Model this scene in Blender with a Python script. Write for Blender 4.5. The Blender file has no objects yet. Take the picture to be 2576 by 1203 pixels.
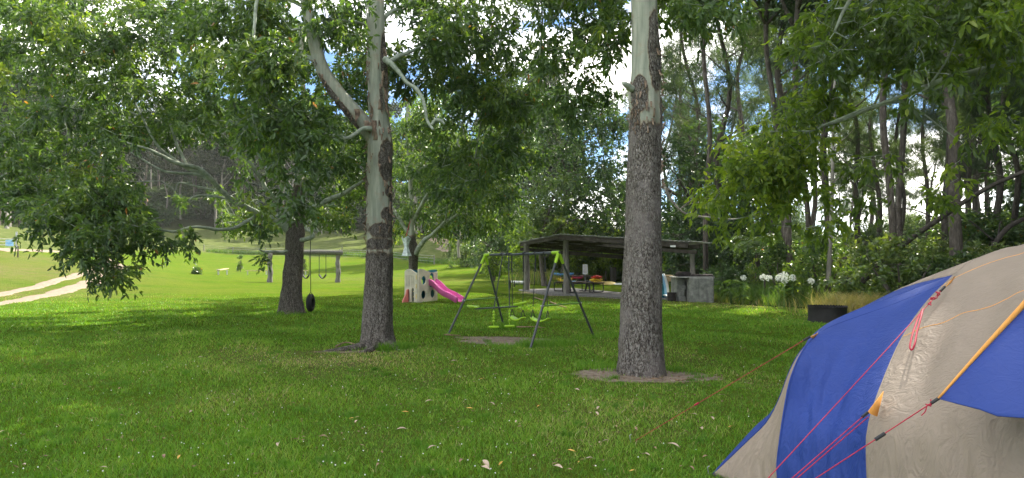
import bpy, math, random
import numpy as np
from mathutils import Vector, Matrix, noise as mnoise
R = math.radians; PI = math.pi
S = bpy.context.scene; COL = S.collection
random.seed(5); RNG = np.random.default_rng(5)

# ------------------------------------------------------------------ camera geometry
CW, CH, FPX, HZ = 2576.0, 1203.0, 1740.0, 655.0
CAMZ = 1.6
PITCH = math.atan((HZ - CH/2) / FPX)
cp, sp = math.cos(PITCH), math.sin(PITCH)
def ray(u, v):
    x, y, z = u - CW/2, FPX, -(v - CH/2)
    return np.array([x, y*cp - z*sp, y*sp + z*cp])
def P(u, v, Y):
    d = ray(u, v); t = Y / d[1]
    return Vector((d[0]*t, Y, CAMZ + d[2]*t))

# ------------------------------------------------------------------ terrain
CPTS = [(0,0,0),(-8,0,0),(8,0,0),(-10,15,0),(0,15,0),(10,15,0),(20,10,0),(-5,30,0),(5,35,0),(15,30,0),(-12,25,0),(-25,10,.1),
 (25,25,0),(0,50,0),(-10,50,0),(10,45,0),(-23,31,.1),(-36,50,1.8),(-28,50,.9),(-44,61,2.5),(-32,76,.1),(-16,65,.05),
 (-53,120,3.2),(-15.7,95,1.9),(-3.5,70,1.1),(.4,60,.46),(-74,100,6.5),(-68,150,8.5),(-33,150,7.2),(-11,115,4.9),
 (-150,250,35),(-60,280,35),(0,250,22),(60,250,6),(150,200,0),(120,60,0),(60,60,0),(40,100,.5),(20,80,.8),
 (-150,60,12),(-150,0,10),(-60,0,1.5),(0,-60,0),(60,-60,0),(-60,-60,0)]
_c = np.array(CPTS, float)
def _phi(r2): return 0.5*r2*np.log(r2 + 1e-9)
def _tps():
    n = len(_c); d2 = ((_c[:,None,:2]-_c[None,:,:2])**2).sum(-1)
    K = _phi(d2) + np.eye(n)*2.0
    Pm = np.c_[np.ones(n), _c[:,:2]]
    A = np.zeros((n+3, n+3)); A[:n,:n] = K; A[:n,n:] = Pm; A[n:,:n] = Pm.T
    return np.linalg.solve(A, np.r_[_c[:,2], 0,0,0])
_w = _tps()
def Hraw(x, y):
    x = np.atleast_1d(np.asarray(x, float)); y = np.atleast_1d(np.asarray(y, float))
    cx = np.clip(x, -170, 160); cy = np.clip(y, -60, 280)
    out = _w[-3] + _w[-2]*cx + _w[-1]*cy
    for i in range(len(_c)):
        out = out + _w[i]*_phi((cx-_c[i,0])**2 + (cy-_c[i,1])**2)
    near = np.exp(-((cx/16)**2 + ((cy-14)/18)**2)**2)
    out = out*(1-near)
    out = out + 0.022*np.sin(x*1.3+y*.7)+0.018*np.sin(x*.6-y*1.1+2)+0.012*np.sin(x*2.9+1)*np.sin(y*2.3)
    return out
def axis(lo, a, b, hi, d, g):
    v = list(np.arange(a, b, d)); s = d; t = b
    while t < hi: v.append(t); s *= g; t += s
    v.append(hi); s = d; t = a - d; pre = []
    while t > lo: pre.append(t); s *= g; t -= s
    pre.append(lo)
    return np.array(pre[::-1] + v)
XS = axis(-3000, -13, 13, 3000, .22, 1.045)
YS = axis(-400, 2.5, 32, 4000, .22, 1.03)
GX, GY = np.meshgrid(XS, YS)
GZ = Hraw(GX.ravel(), GY.ravel()).reshape(GX.shape)
def H(x, y):
    x = np.atleast_1d(np.asarray(x, float)); y = np.atleast_1d(np.asarray(y, float))
    i = np.clip(np.searchsorted(XS, x)-1, 0, len(XS)-2); j = np.clip(np.searchsorted(YS, y)-1, 0, len(YS)-2)
    fx = (x-XS[i])/(XS[i+1]-XS[i]); fy = (y-YS[j])/(YS[j+1]-YS[j])
    return (GZ[j,i]*(1-fx)*(1-fy)+GZ[j,i+1]*fx*(1-fy)+GZ[j+1,i]*(1-fx)*fy+GZ[j+1,i+1]*fx*fy)
def h1(x, y): return float(H(x, y)[0])
def G(u, v):
    d = ray(u, v); Y = np.geomspace(3, 260, 1500); x = d[0]/d[1]*Y; z = CAMZ + d[2]/d[1]*Y
    k = np.nonzero(z <= H(x, Y))[0]; k = k[0] if len(k) else len(Y)-1
    return Vector((x[k], Y[k], h1(x[k], Y[k])))
def on(x, y, dz=0.): return Vector((x, y, h1(x, y)+dz))

# ------------------------------------------------------------------ materials
def lin(h):
    if not isinstance(h, str): return tuple(h) + (1,)
    h = h.lstrip('#'); o = []
    for k in (0,2,4):
        c = int(h[k:k+2],16)/255; o.append(c/12.92 if c <= .04045 else ((c+.055)/1.055)**2.4)
    return tuple(o) + (1,)
class NT:
    def __init__(s, name):
        s.m = bpy.data.materials.new(name); s.m.use_nodes = True; s.t = s.m.node_tree; s.n = s.t.nodes; s.n.clear()
        s.out = s.n.new('ShaderNodeOutputMaterial')
    def N(s, typ, **kw):
        n = s.n.new('ShaderNode'+typ)
        for k, v in kw.items():
            if k == 'op': n.operation = v
            elif k.startswith('_'): setattr(n, k[1:], v)
            else:
                key = int(k[1:]) if k[0] == 'i' and k[1:].isdigit() else k.replace('_', ' ')
                if isinstance(v, bpy.types.NodeSocket): s.t.links.new(v, n.inputs[key])
                else: n.inputs[key].default_value = v
        return n
    def co(s, scale=(1,1,1), kind='Object'):
        tc = s.N('TexCoord'); m = s.N('Mapping', Scale=scale); s.t.links.new(tc.outputs[kind], m.inputs[0]); return m.outputs[0]
    def noise(s, vec, scale, det=4, rough=.55, dist=0.):
        return s.N('TexNoise', Vector=vec, Scale=scale, Detail=det, Roughness=rough, Distortion=dist).outputs[0]
    def ramp(s, fac, stops, interp='LINEAR'):
        r = s.n.new('ShaderNodeValToRGB'); s.t.links.new(fac, r.inputs[0]); e = r.color_ramp.elements
        r.color_ramp.interpolation = interp
        while len(e) < len(stops): e.new(.5)
        for k, (p, c) in enumerate(stops):
            e[k].position = p; e[k].color = lin(c) if isinstance(c, str) else ((c,c,c,1) if isinstance(c, (int,float)) else tuple(c)+(1,))
        return r.outputs[0]
    def mix(s, f, a, b, blend='MIX'):
        m = s.n.new('ShaderNodeMix'); m.data_type = 'RGBA'; m.blend_type = blend
        for sock, v in ((m.inputs[0], f), (m.inputs[6], a), (m.inputs[7], b)):
            if isinstance(v, bpy.types.NodeSocket): s.t.links.new(v, sock)
            elif isinstance(v, (int,float)): sock.default_value = v if sock == m.inputs[0] else (v,v,v,1)
            else: sock.default_value = lin(v) if isinstance(v, str) or len(v) == 3 else v
        return m.outputs[2]
    def math(s, op, a, b=0., clamp=False):
        n = s.N('Math', op=op); n.use_clamp = clamp
        for k, v in ((0,a),(1,b)):
            if isinstance(v, bpy.types.NodeSocket): s.t.links.new(v, n.inputs[k])
            else: n.inputs[k].default_value = v
        return n.outputs[0]
    def attr(s, name): return s.N('Attribute', _attribute_name=name).outputs['Fac']
    def bump(s, h, strength=.5, dist=.02, nrm=None):
        b = s.N('Bump', Height=h, Strength=strength, Distance=dist)
        if nrm is not None: s.t.links.new(nrm, b.inputs['Normal'])
        return b.outputs[0]
    def pbr(s, col, rough=.6, spec=.3, normal=None, metal=0., trans=None, tcol=None):
        b = s.n.new('ShaderNodeBsdfPrincipled')
        for key, v in (('Base Color',col),('Roughness',rough),('Specular IOR Level',spec),('Metallic',metal)):
            if isinstance(v, bpy.types.NodeSocket): s.t.links.new(v, b.inputs[key])
            else: b.inputs[key].default_value = (lin(v) if isinstance(v,str) or (key=='Base Color' and len(v)==3) else v)
        if normal is not None: s.t.links.new(normal, b.inputs['Normal'])
        o = b.outputs[0]
        if trans:
            t = s.n.new('ShaderNodeBsdfTranslucent'); s.t.links.new(tcol, t.inputs[0])
            mx = s.n.new('ShaderNodeMixShader'); mx.inputs[0].default_value = trans
            s.t.links.new(o, mx.inputs[1]); s.t.links.new(t.outputs[0], mx.inputs[2]); o = mx.outputs[0]
        s.t.links.new(o, s.out.inputs[0]); return s.m

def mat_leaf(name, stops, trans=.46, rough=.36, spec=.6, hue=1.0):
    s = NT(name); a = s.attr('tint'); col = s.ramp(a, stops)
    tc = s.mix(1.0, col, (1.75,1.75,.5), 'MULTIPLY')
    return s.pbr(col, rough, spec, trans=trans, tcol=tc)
M = {}
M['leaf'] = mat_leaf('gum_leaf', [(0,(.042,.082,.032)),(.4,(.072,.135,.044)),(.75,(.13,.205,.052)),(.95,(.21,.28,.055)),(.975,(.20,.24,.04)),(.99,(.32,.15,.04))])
M['leaf_dark'] = mat_leaf('dark_leaf', [(0,(.03,.062,.03)),(.5,(.052,.10,.042)),(1,(.09,.155,.05))], .4)
M['leaf_lime'] = mat_leaf('lime_leaf', [(0,(.06,.105,.03)),(.4,(.11,.18,.036)),(.75,(.21,.30,.045)),(1,(.30,.36,.06))], .58)  # yellow-green leaf, colour raised for sunlight that the crowns block
M['leaf_olive'] = mat_leaf('olive_leaf', [(0,(.055,.10,.035)),(.5,(.10,.16,.05)),(1,(.19,.24,.06))], .35)
M['needle'] = mat_leaf('needle', [(0,(.045,.075,.05)),(.5,(.075,.12,.075)),(1,(.12,.16,.09))], .3, .6, .2)
M['far_leaf'] = mat_leaf('far_leaf', [(0,(.018,.032,.018)),(.5,(.03,.05,.025)),(1,(.055,.075,.035))], .2, .6, .1)
M['far_shrub'] = mat_leaf('far_shrub_leaf', [(0,(.026,.05,.022)),(.5,(.042,.082,.034)),(1,(.08,.13,.05))], .2, .6, .1)
M['grass'] = mat_leaf('grass_blade', [(0,(.062,.16,.016)),(.4,(.122,.265,.026)),(.65,(.20,.345,.042)),(.82,(.29,.36,.09)),(.95,(.36,.32,.16)),(1,(.46,.38,.24))], .34, .5, .22)
M['tallgrass'] = mat_leaf('tall_grass', [(0,(.06,.13,.03)),(.5,(.11,.19,.04)),(.75,(.24,.25,.09)),(1,(.46,.36,.19))], .35, .55, .25)
M['fern'] = mat_leaf('fern_frond', [(0,(.06,.11,.03)),(.6,(.10,.17,.04)),(1,(.17,.21,.06))], .35)

def mat_simple(name, col, rough=.6, spec=.3, var=.12, nscale=6., bump=0., metal=0., bscale=60.):
    s = NT(name); v = s.co(); n = s.noise(v, nscale, 5)
    c = lin(col)[:3]; k = s.ramp(n, [(.3, tuple(max(0,x*(1-var)) for x in c)), (.7, tuple(min(1,x*(1+var)) for x in c))])
    nm = s.bump(s.noise(v, bscale, 4), bump, .01) if bump else None
    return s.pbr(k, rough, spec, nm, metal)

# lawn, with meadow / forest floor / dry / soil masks painted by place
def mat_ground():
    s = NT('lawn_ground'); v = s.co((1,1,1))
    big = s.noise(v, .35, 4, .6); mid = s.noise(v, 2.2, 5, .65); fine = s.noise(v, 26, 6, .7); vf = s.noise(v, 90, 3, .7)
    st = s.noise(s.co((.05,.6,1)), 1.0, 4, .6, .4)
    g = s.ramp(mid, [(.25,(.040,.092,.006)),(.5,(.070,.135,.008)),(.72,(.108,.170,.010))])
    g = s.mix(s.ramp(big, [(.42,0.),(.66,.6)]), g, (.125,.155,.014))
    g = s.mix(s.ramp(st, [(.42,0.),(.62,.6)]), g, (.13,.145,.026))
    g = s.mix(s.ramp(fine, [(.35,.75),(.55,0.)]), g, (.035,.075,.014))
    g = s.mix(s.ramp(vf, [(.6,0.),(.75,.35)]), g, (.17,.21,.04))
    dryn = s.math('MULTIPLY', s.attr('dry'), s.ramp(s.noise(v, 1.4, 6, .75), [(.35,.15),(.6,1.)]))
    g = s.mix(dryn, g, s.ramp(fine, [(.35,(.085,.075,.035)),(.65,(.20,.17,.085))]))
    mead = s.ramp(s.noise(v, .9, 6, .7), [(.3,(.05,.07,.018)),(.5,(.09,.115,.035)),(.7,(.16,.17,.07))])
    g = s.mix(s.attr('meadow'), g, mead)
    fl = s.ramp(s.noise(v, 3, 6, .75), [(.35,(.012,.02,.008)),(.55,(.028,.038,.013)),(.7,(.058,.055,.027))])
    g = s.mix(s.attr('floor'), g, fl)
    soil = s.ramp(s.noise(v, 9, 7, .75), [(.3,(.15,.115,.085)),(.5,(.29,.235,.185)),(.75,(.44,.38,.31))])
    edge = s.math('ADD', s.attr('soil'), s.math('MULTIPLY', s.math('SUBTRACT', s.noise(v, 5, 6, .7), .5), .9))
    g = s.mix(s.ramp(edge, [(.42,0.),(.6,1.)]), g, soil)
    nm = s.bump(s.noise(v, 45, 6, .75), .9, .05, s.bump(mid, .5, .12))
    return s.pbr(g, 1., 0., nm)
M['ground'] = mat_ground()

def mat_bark():
    s = NT('gum_bark'); v = s.co((1,1,.32)); v1 = s.co((1,1,1))
    n = s.noise(v, 26, 8, .75, .3); n2 = s.noise(v, 60, 6, .7); vo = s.N('TexVoronoi', Vector=v, Scale=58, _feature='DISTANCE_TO_EDGE').outputs[0]
    rough = s.ramp(n, [(.32,(.045,.038,.032)),(.43,(.14,.12,.105)),(.54,(.27,.24,.21)),(.68,(.46,.42,.38))])
    rough = s.mix(s.ramp(vo, [(.0,.9),(.16,0.)]), rough, (.016,.012,.010))
    fl = s.noise(s.co((1,1,.4)), 40, 5, .75, .5)
    rough = s.mix(s.math('MULTIPLY', s.ramp(fl, [(.51,0.),(.62,.85)]), s.attr('pale')), rough, (.46,.44,.40))
    rough = s.mix(s.math('MULTIPLY', s.ramp(s.noise(v1, 2.4, 5, .6), [(.48,0.),(.62,.75)]), s.attr('pale')), rough, (.30,.27,.25))
    st = s.noise(s.co((1,1,.12)), 9, 5, .6)
    sm = s.ramp(st, [(.3,(.17,.185,.15)),(.48,(.28,.30,.245)),(.72,(.42,.42,.35))])
    sm = s.mix(s.ramp(s.noise(v1, 4.5, 6, .7), [(.54,0.),(.66,.6)]), sm, (.30,.235,.175))
    sm = s.mix(s.ramp(s.noise(s.co((1,1,5)), 7, 4, .6), [(.62,0.),(.7,.4)]), sm, (.2,.22,.18))
    e = s.math('ADD', s.attr('rough'), s.math('MULTIPLY', s.math('SUBTRACT', s.noise(s.co((1,1,.5)), 13, 7, .75), .5), .9))
    k = s.ramp(e, [(.47,0.),(.53,1.)])
    rim = s.ramp(e, [(.36,0.),(.44,.8),(.5,.8),(.56,0.)])
    c = s.mix(k, sm, rough); c = s.mix(rim, c, s.ramp(n2, [(.3,(.13,.09,.065)),(.7,(.34,.26,.19))]))
    hgt = s.math('ADD', s.math('MULTIPLY', s.math('ADD', n, s.math('MULTIPLY', s.ramp(vo,[(0,0.),(.2,1.)]), .7)), k), s.math('MULTIPLY', k, .6))
    return s.pbr(c, .82, .15, s.bump(hgt, 1., .03, s.bump(n2, .35, .01)))
M['bark'] = mat_bark()
def mat_dbark():
    s = NT('dark_bark'); v = s.co((1,1,.25)); n = s.noise(v, 12, 7, .7)
    return s.pbr(s.ramp(n, [(.3,(.045,.038,.032)),(.55,(.12,.105,.09)),(.75,(.25,.225,.195))]), .85, .1, s.bump(n, .9, .05))
M['dark_bark'] = mat_dbark()
def mat_pbark():
    s = NT('pale_bark'); v = s.co((1,1,.2)); n = s.noise(v, 6, 7, .7)
    return s.pbr(s.ramp(n, [(.3,(.12,.11,.095)),(.55,(.27,.255,.22)),(.75,(.42,.40,.34))]), .8, .1, s.bump(n, .5, .03))
M['pale_bark'] = mat_pbark()
def mat_limb():
    s = NT('smooth_limb'); v = s.co((1,1,1)); n = s.noise(v, 7, 6, .65)
    return s.pbr(s.ramp(n, [(.28,(.12,.13,.10)),(.5,(.27,.31,.25)),(.7,(.42,.45,.38))]), .75, .15, s.bump(n, .4, .02))
M['limb'] = mat_limb()
def mat_tent(name, col, fold=1.):
    s = NT(name); v = s.co((1,1,1)); w = s.co((1.6,1.6,.35))
    n = s.noise(w, 3.2, 4, .5, 1.0); f = s.noise(s.co((2.4,2.0,.4)), 5, 4, .5, 1.6); r = s.N('TexWave', Vector=v, Scale=190, Distortion=.6).outputs[1]
    c = lin(col)[:3]
    k = s.ramp(s.noise(v, 2.0, 6, .6), [(.3, tuple(x*.9 for x in c)), (.7, tuple(min(1,x*1.07) for x in c))])
    g = s.attr('crease')
    h = s.math('MULTIPLY', s.math('ADD', s.math('MULTIPLY', s.ramp(f, [(.35,0.),(.5,1.),(.65,0.)]), .5), n), g)
    return s.pbr(k, .62, .25, s.bump(h, .32*fold, .05, s.bump(r, .05, .002)), trans=.08, tcol=k)
M['tent_blue'] = mat_tent('tent_blue', (.020,.050,.235))
M['tent_beige'] = mat_tent('tent_beige', (.275,.225,.175))
M['tent_orange'] = mat_tent('tent_orange', (.90,.42,.10), .3)
M['tent_back'] = mat_tent('tent_back', (.40,.34,.28))
M['rope'] = mat_simple('red_rope', (.40,.02,.05), .6, .3, .3, 120)
M['black'] = mat_simple('black_plastic', (.018,.018,.02), .45, .4)
M['steel_dark'] = mat_simple('dark_steel_tube', (.055,.062,.068), .32, .5, .15, 8)
M['lime'] = mat_simple('lime_plastic', (.34,.58,.025), .38, .45, .08, 5)
M['lime_dull'] = mat_simple('green_tube', (.16,.33,.06), .4, .4)
M['chain'] = mat_simple('swing_rope', (.035,.035,.035), .6, .3)
M['zinc'] = mat_simple('zinc', (.45,.46,.47), .35, .5, .15, 20, metal=.8)
M['rubber'] = mat_simple('tyre_rubber', (.022,.022,.024), .75, .25, .2, 12, .3)
def mat_wood(name, a, b, sc=(1,1,.12)):
    s = NT(name); n = s.noise(s.co(sc), 22, 7, .7); return s.pbr(s.ramp(n, [(.3,a),(.7,b)]), .85, .1, s.bump(n, .7, .02))
M['post'] = mat_wood('weathered_post', (.10,.09,.08), (.33,.31,.28))
M['log'] = mat_wood('grey_log', (.085,.08,.075), (.22,.21,.195))
M['log_h'] = mat_wood('grey_log_beam', (.06,.06,.055), (.17,.165,.15), (.12,1,1))
M['timber'] = mat_wood('dark_timber', (.03,.026,.022), (.09,.08,.07), (.3,.3,.3))
M['board'] = mat_wood('bench_board', (.30,.22,.12), (.55,.44,.28), (.1,1,1))
M['tabletop'] = mat_wood('table_board', (.05,.04,.035), (.13,.11,.095), (.3,.3,1))
def mat_iron():
    s = NT('corrugated_iron'); n = s.noise(s.co(), 1.6, 6, .65)
    return s.pbr(s.ramp(n, [(.3,(.20,.20,.19)),(.6,(.40,.41,.40)),(.75,(.25,.18,.13))]), .5, .4, metal=.3)
M['iron'] = mat_iron()
def mat_conc(name, a, b, c):
    s = NT(name); v = s.co(); n = s.noise(v, 5, 7, .7); st = s.noise(s.co((1,1,.12)), 6, 5, .6)
    k = s.ramp(n, [(.25,a),(.5,b),(.75,c)]); k = s.mix(s.ramp(st, [(.5,0.),(.68,.65)]), k, a)
    return s.pbr(k, .9, .1, s.bump(s.noise(v, 30, 6, .7), .6, .015))
M['slab'] = mat_conc('concrete_slab', (.13,.12,.11), (.21,.20,.19), (.30,.29,.275))
M['block'] = mat_conc('old_render', (.075,.078,.072), (.21,.215,.20), (.36,.36,.335))
M['sand'] = mat_conc('track_soil', (.16,.125,.09), (.24,.19,.14), (.31,.26,.20))
def mat_rust():
    s = NT('rusty_steel'); n = s.noise(s.co(), 9, 6, .7)
    return s.pbr(s.ramp(n, [(.35,(.014,.013,.013)),(.6,(.035,.028,.026)),(.75,(.11,.055,.035))]), .7, .3, s.bump(n, .4, .01))
M['rust'] = mat_rust()
M['soot'] = mat_simple('sooty_steel', (.012,.011,.011), .6, .35, .4, 9)
M['cream'] = mat_simple('cream_plastic', (.68,.62,.50), .5, .35, .14, 3.5)
M['teal'] = mat_simple('teal_plastic', (.006,.12,.16), .45, .4)
M['pink'] = mat_simple('pink_plastic', (.72,.14,.42), .42, .4, .08, 4)
M['salmon'] = mat_simple('salmon_plastic', (.72,.22,.19), .5, .35)
M['clip'] = mat_simple('yellow_clip', (.74,.58,.26), .5, .35)
M['red'] = mat_simple('red_hull', (.62,.02,.02), .4, .45)
M['yellow'] = mat_simple('yellow_hull', (.78,.55,.05), .4, .45)
M['paleyellow'] = mat_simple('pale_yellow_board', (.66,.52,.20), .5, .35)
M['blue'] = mat_simple('blue_hull', (.10,.30,.62), .4, .45)
M['skyblue'] = mat_simple('light_blue_hull', (.25,.48,.70), .4, .45)
M['magenta'] = mat_simple('magenta_hull', (.58,.05,.12), .4, .45)
M['white'] = mat_simple('white_paint', (.76,.77,.76), .5, .35, .06)
M['text'] = mat_simple('grey_print', (.15,.15,.17), .7, .1)
M['petal'] = mat_simple('white_petal', (.82,.84,.78), .6, .2, .05)
M['stalk'] = mat_simple('green_stalk', (.10,.18,.05), .6, .2)
M['dryleaf'] = mat_simple('dry_leaf', (.27,.18,.11), .7, .2, .5, 30)
M['dryleaf_pale'] = mat_simple('pale_dry_leaf', (.44,.34,.25), .65, .25, .2, 30)
M['dryleaf_gold'] = mat_simple('golden_dry_leaf', (.60,.36,.09), .65, .25, .25, 30)
M['flake'] = mat_simple('bark_flake', (.21,.155,.115), .85, .1, .75, 7)
M['towel'] = mat_simple('striped_cloth', (.62,.69,.80), .8, .1, .4, 9)

# ------------------------------------------------------------------ mesh building
ORG = {}
class MB:
    def __init__(s): s.v = []; s.q = []; s.t = []; s.ng = []; s.n = 0; s.a = {}
    def add(s, v, q=None, t=None, ng=None, **at):
        v = np.asarray(v, float).reshape(-1,3)
        if q is not None and len(q): s.q.append(np.asarray(q, int)+s.n)
        if t is not None and len(t): s.t.append(np.asarray(t, int)+s.n)
        if ng:
            for f in ng: s.ng.append([i+s.n for i in f])
        for k, a in at.items(): s.a.setdefault(k, []).append((s.n, np.broadcast_to(np.asarray(a, float), (len(v),))))
        s.v.append(v); s.n += len(v); return s
    def tube(s, pts, rad, sides=8, cap=True, **at):
        p = np.array([tuple(x) for x in pts], float); n = len(p)
        r = np.broadcast_to(np.asarray(rad, float), (n,))
        t = np.gradient(p, axis=0); t /= np.linalg.norm(t, axis=1)[:,None]+1e-12
        a = np.array([1,0,0]) if abs(t[0][0]) < .8 else np.array([0,1,0])
        u = np.zeros((n,3)); x = a - t[0]*np.dot(a,t[0]); u[0] = x/np.linalg.norm(x)
        for i in range(1,n):
            x = u[i-1]-t[i]*np.dot(u[i-1],t[i]); u[i] = x/(np.linalg.norm(x)+1e-12)
        w = np.cross(t,u); an = np.arange(sides)/sides*2*PI
        v = p[:,None,:] + r[:,None,None]*(np.cos(an)[None,:,None]*u[:,None,:]+np.sin(an)[None,:,None]*w[:,None,:])
        i = np.arange(n-1)[:,None]*sides; j = np.arange(sides)[None,:]; k = (j+1)%sides
        q = np.stack([i+j, i+k, i+sides+k, i+sides+j], -1).reshape(-1,4)
        ng = [list(range(sides))[::-1], [(n-1)*sides+x for x in range(sides)]] if cap else None
        at2 = {kk: (np.repeat(np.asarray(vv,float), sides) if np.ndim(vv) else vv) for kk, vv in at.items()}
        return s.add(v.reshape(-1,3), q, ng=ng, **at2)
    def box(s, c, size, rot=None, bev=0.):
        sx, sy, sz = [x/2 for x in size]
        if bev <= 0:
            v = np.array([(x*sx,y*sy,z*sz) for x in (-1,1) for y in (-1,1) for z in (-1,1)])
            q = [(0,1,3,2),(4,6,7,5),(0,4,5,1),(2,3,7,6),(0,2,6,4),(1,5,7,3)]
            ng = None; t = None
        else:
            b = bev; v = []
            for x in (-1,1):
                for y in (-1,1):
                    for z in (-1,1):
                        v += [(x*sx, y*(sy-b), z*(sz-b)), (x*(sx-b), y*sy, z*(sz-b)), (x*(sx-b), y*(sy-b), z*sz)]
            v = np.array(v); I = lambda x,y,z,k: ((x*2+y)*2+z)*3+k
            q = [(I(0,0,0,0),I(0,0,1,0),I(0,1,1,0),I(0,1,0,0)),(I(1,0,0,0),I(1,1,0,0),I(1,1,1,0),I(1,0,1,0)),
                 (I(0,0,0,1),I(1,0,0,1),I(1,0,1,1),I(0,0,1,1)),(I(0,1,0,1),I(0,1,1,1),I(1,1,1,1),I(1,1,0,1)),
                 (I(0,0,0,2),I(0,1,0,2),I(1,1,0,2),I(1,0,0,2)),(I(0,0,1,2),I(1,0,1,2),I(1,1,1,2),I(0,1,1,2))]
            for x in (0,1):
                for y in (0,1): q.append((I(x,y,0,0),I(x,y,1,0),I(x,y,1,1),I(x,y,0,1)))
                for z in (0,1): q.append((I(x,0,z,0),I(x,1,z,0),I(x,1,z,2),I(x,0,z,2)))
            for y in (0,1):
                for z in (0,1): q.append((I(0,y,z,1),I(1,y,z,1),I(1,y,z,2),I(0,y,z,2)))
            t = [(I(x,y,z,0),I(x,y,z,1),I(x,y,z,2)) for x in (0,1) for y in (0,1) for z in (0,1)]
        if rot is not None:
            m = np.array(rot.to_3x3() if isinstance(rot, Matrix) else Matrix.Rotation(rot,3,'Z')); v = v @ m.T
        return s.add(v+np.array(tuple(c)), q, t)
    def lathe(s, c, prof, sides=24, axis=None, **at):
        pr = np.array(prof, float); n = len(pr); an = np.arange(sides)/sides*2*PI
        v = np.stack([pr[:,0][:,None]*np.cos(an), pr[:,0][:,None]*np.sin(an), np.repeat(pr[:,1][:,None], sides, 1)], -1).reshape(-1,3)
        if axis is not None:
            v = v @ np.array(Vector((0,0,1)).rotation_difference(Vector(axis)).to_matrix()).T
        i = np.arange(n-1)[:,None]*sides; j = np.arange(sides)[None,:]; k = (j+1)%sides
        q = np.stack([i+j, i+k, i+sides+k, i+sides+j], -1).reshape(-1,4)
        return s.add(v+np.array(tuple(c)), q, **at)
    def ball(s, c, r, seg=10, **at):
        rr = (r,r,r) if np.isscalar(r) else r; n0 = s.n
        s.lathe((0,0,0), [(max(1e-4,math.sin(a)), -math.cos(a)) for a in np.linspace(0,PI,seg)], seg+2, **at)
        s.v[-1] = s.v[-1]*np.array(rr)+np.array(tuple(c)); return s
    def grid(s, A, close=False, **at):
        A = np.asarray(A, float); n, m = A.shape[:2]
        i, j = np.meshgrid(np.arange(n-1), np.arange(m-1), indexing='ij'); b = i*m+j
        at2 = {k: (np.asarray(x,float).ravel() if np.ndim(x) else x) for k, x in at.items()}
        return s.add(A.reshape(-1,3), np.stack([b, b+1, b+m+1, b+m], -1).reshape(-1,4), **at2)
    def build(s, name, mat, parent=None, loc=None, smooth=True, thick=0., local=False):
        V = np.concatenate(s.v); o = Vector((0,0,0))
        if parent is not None: o = ORG.get(parent.name, Vector((0,0,0)))
        elif loc is not None: o = Vector(loc)
        if local and parent is not None: pass
        else: V = V - np.array(tuple(o))
        me = bpy.data.meshes.new(name)
        loops = []; sizes = []
        for a in s.q: loops.append(a.ravel()); sizes.append(np.full(len(a), 4))
        for a in s.t: loops.append(a.ravel()); sizes.append(np.full(len(a), 3))
        for f in s.ng: loops.append(np.array(f)); sizes.append(np.array([len(f)]))
        L = np.concatenate(loops); Z = np.concatenate(sizes)
        me.vertices.add(len(V)); me.vertices.foreach_set('co', V.ravel().astype(np.float32))
        me.loops.add(len(L)); me.loops.foreach_set('vertex_index', L.astype(np.int32))
        me.polygons.add(len(Z)); st = np.concatenate([[0], np.cumsum(Z)[:-1]])
        me.polygons.foreach_set('loop_start', st.astype(np.int32)); me.polygons.foreach_set('loop_total', Z.astype(np.int32))
        if smooth: me.polygons.foreach_set('use_smooth', np.ones(len(Z), bool))
        for k, lst in s.a.items():
            arr = np.zeros(len(V), np.float32)
            for st0, a in lst: arr[st0:st0+len(a)] = a
            at = me.attributes.new(k, 'FLOAT', 'POINT'); at.data.foreach_set('value', arr)
        me.update(); me.validate(); me.materials.append(M[mat] if isinstance(mat, str) else mat)
        ob = bpy.data.objects.new(name, me); COL.objects.link(ob)
        if parent is not None: ob.parent = parent; ORG[ob.name] = o
        else: ob.location = o; ORG[ob.name] = o
        if thick: md = ob.modifiers.new('thickness', 'SOLIDIFY'); md.thickness = thick; md.offset = 0
        if smooth and hasattr(me, 'set_sharp_from_angle') and smooth != 'all': me.set_sharp_from_angle(angle=R(42))
        return ob
def tag(o, label=None, cat=None, group=None, kind=None):
    for k, x in (('label',label),('category',cat),('group',group),('kind',kind)):
        if x: o[k] = x
    return o
def thing(name, label, cat, loc, group=None):
    o = bpy.data.objects.new(name, None); COL.objects.link(o); o.location = loc; o.empty_display_size = .1
    ORG[o.name] = Vector(loc); return tag(o, label, cat, group)
def copy_tree(o, loc=None, rz=0., sc=1., label=None, group=None):
    def rec(x, par):
        c = x.copy(); COL.objects.link(c)
        if par is not None: c.parent = par
        for ch in x.children: rec(ch, c)
        return c
    c = rec(o, None)
    if loc is not None: c.location = loc
    c.rotation_euler = (0,0,rz); c.scale = (sc,sc,sc) if np.isscalar(sc) else sc
    if label: c['label'] = label
    if group: c['group'] = group
    return c
def spline(pts, n=8):
    p = [np.array(tuple(x), float) for x in pts]; out = []
    q = [2*p[0]-p[1]] + p + [2*p[-1]-p[-2]]
    for i in range(1, len(q)-2):
        for k in range(n):
            t = k/n; out.append(.5*((2*q[i])+(-q[i-1]+q[i+1])*t+(2*q[i-1]-5*q[i]+4*q[i+1]-q[i+2])*t*t+(-q[i-1]+3*q[i]-3*q[i+1]+q[i+2])*t**3))
    out.append(p[-1]); return np.array(out)
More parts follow.
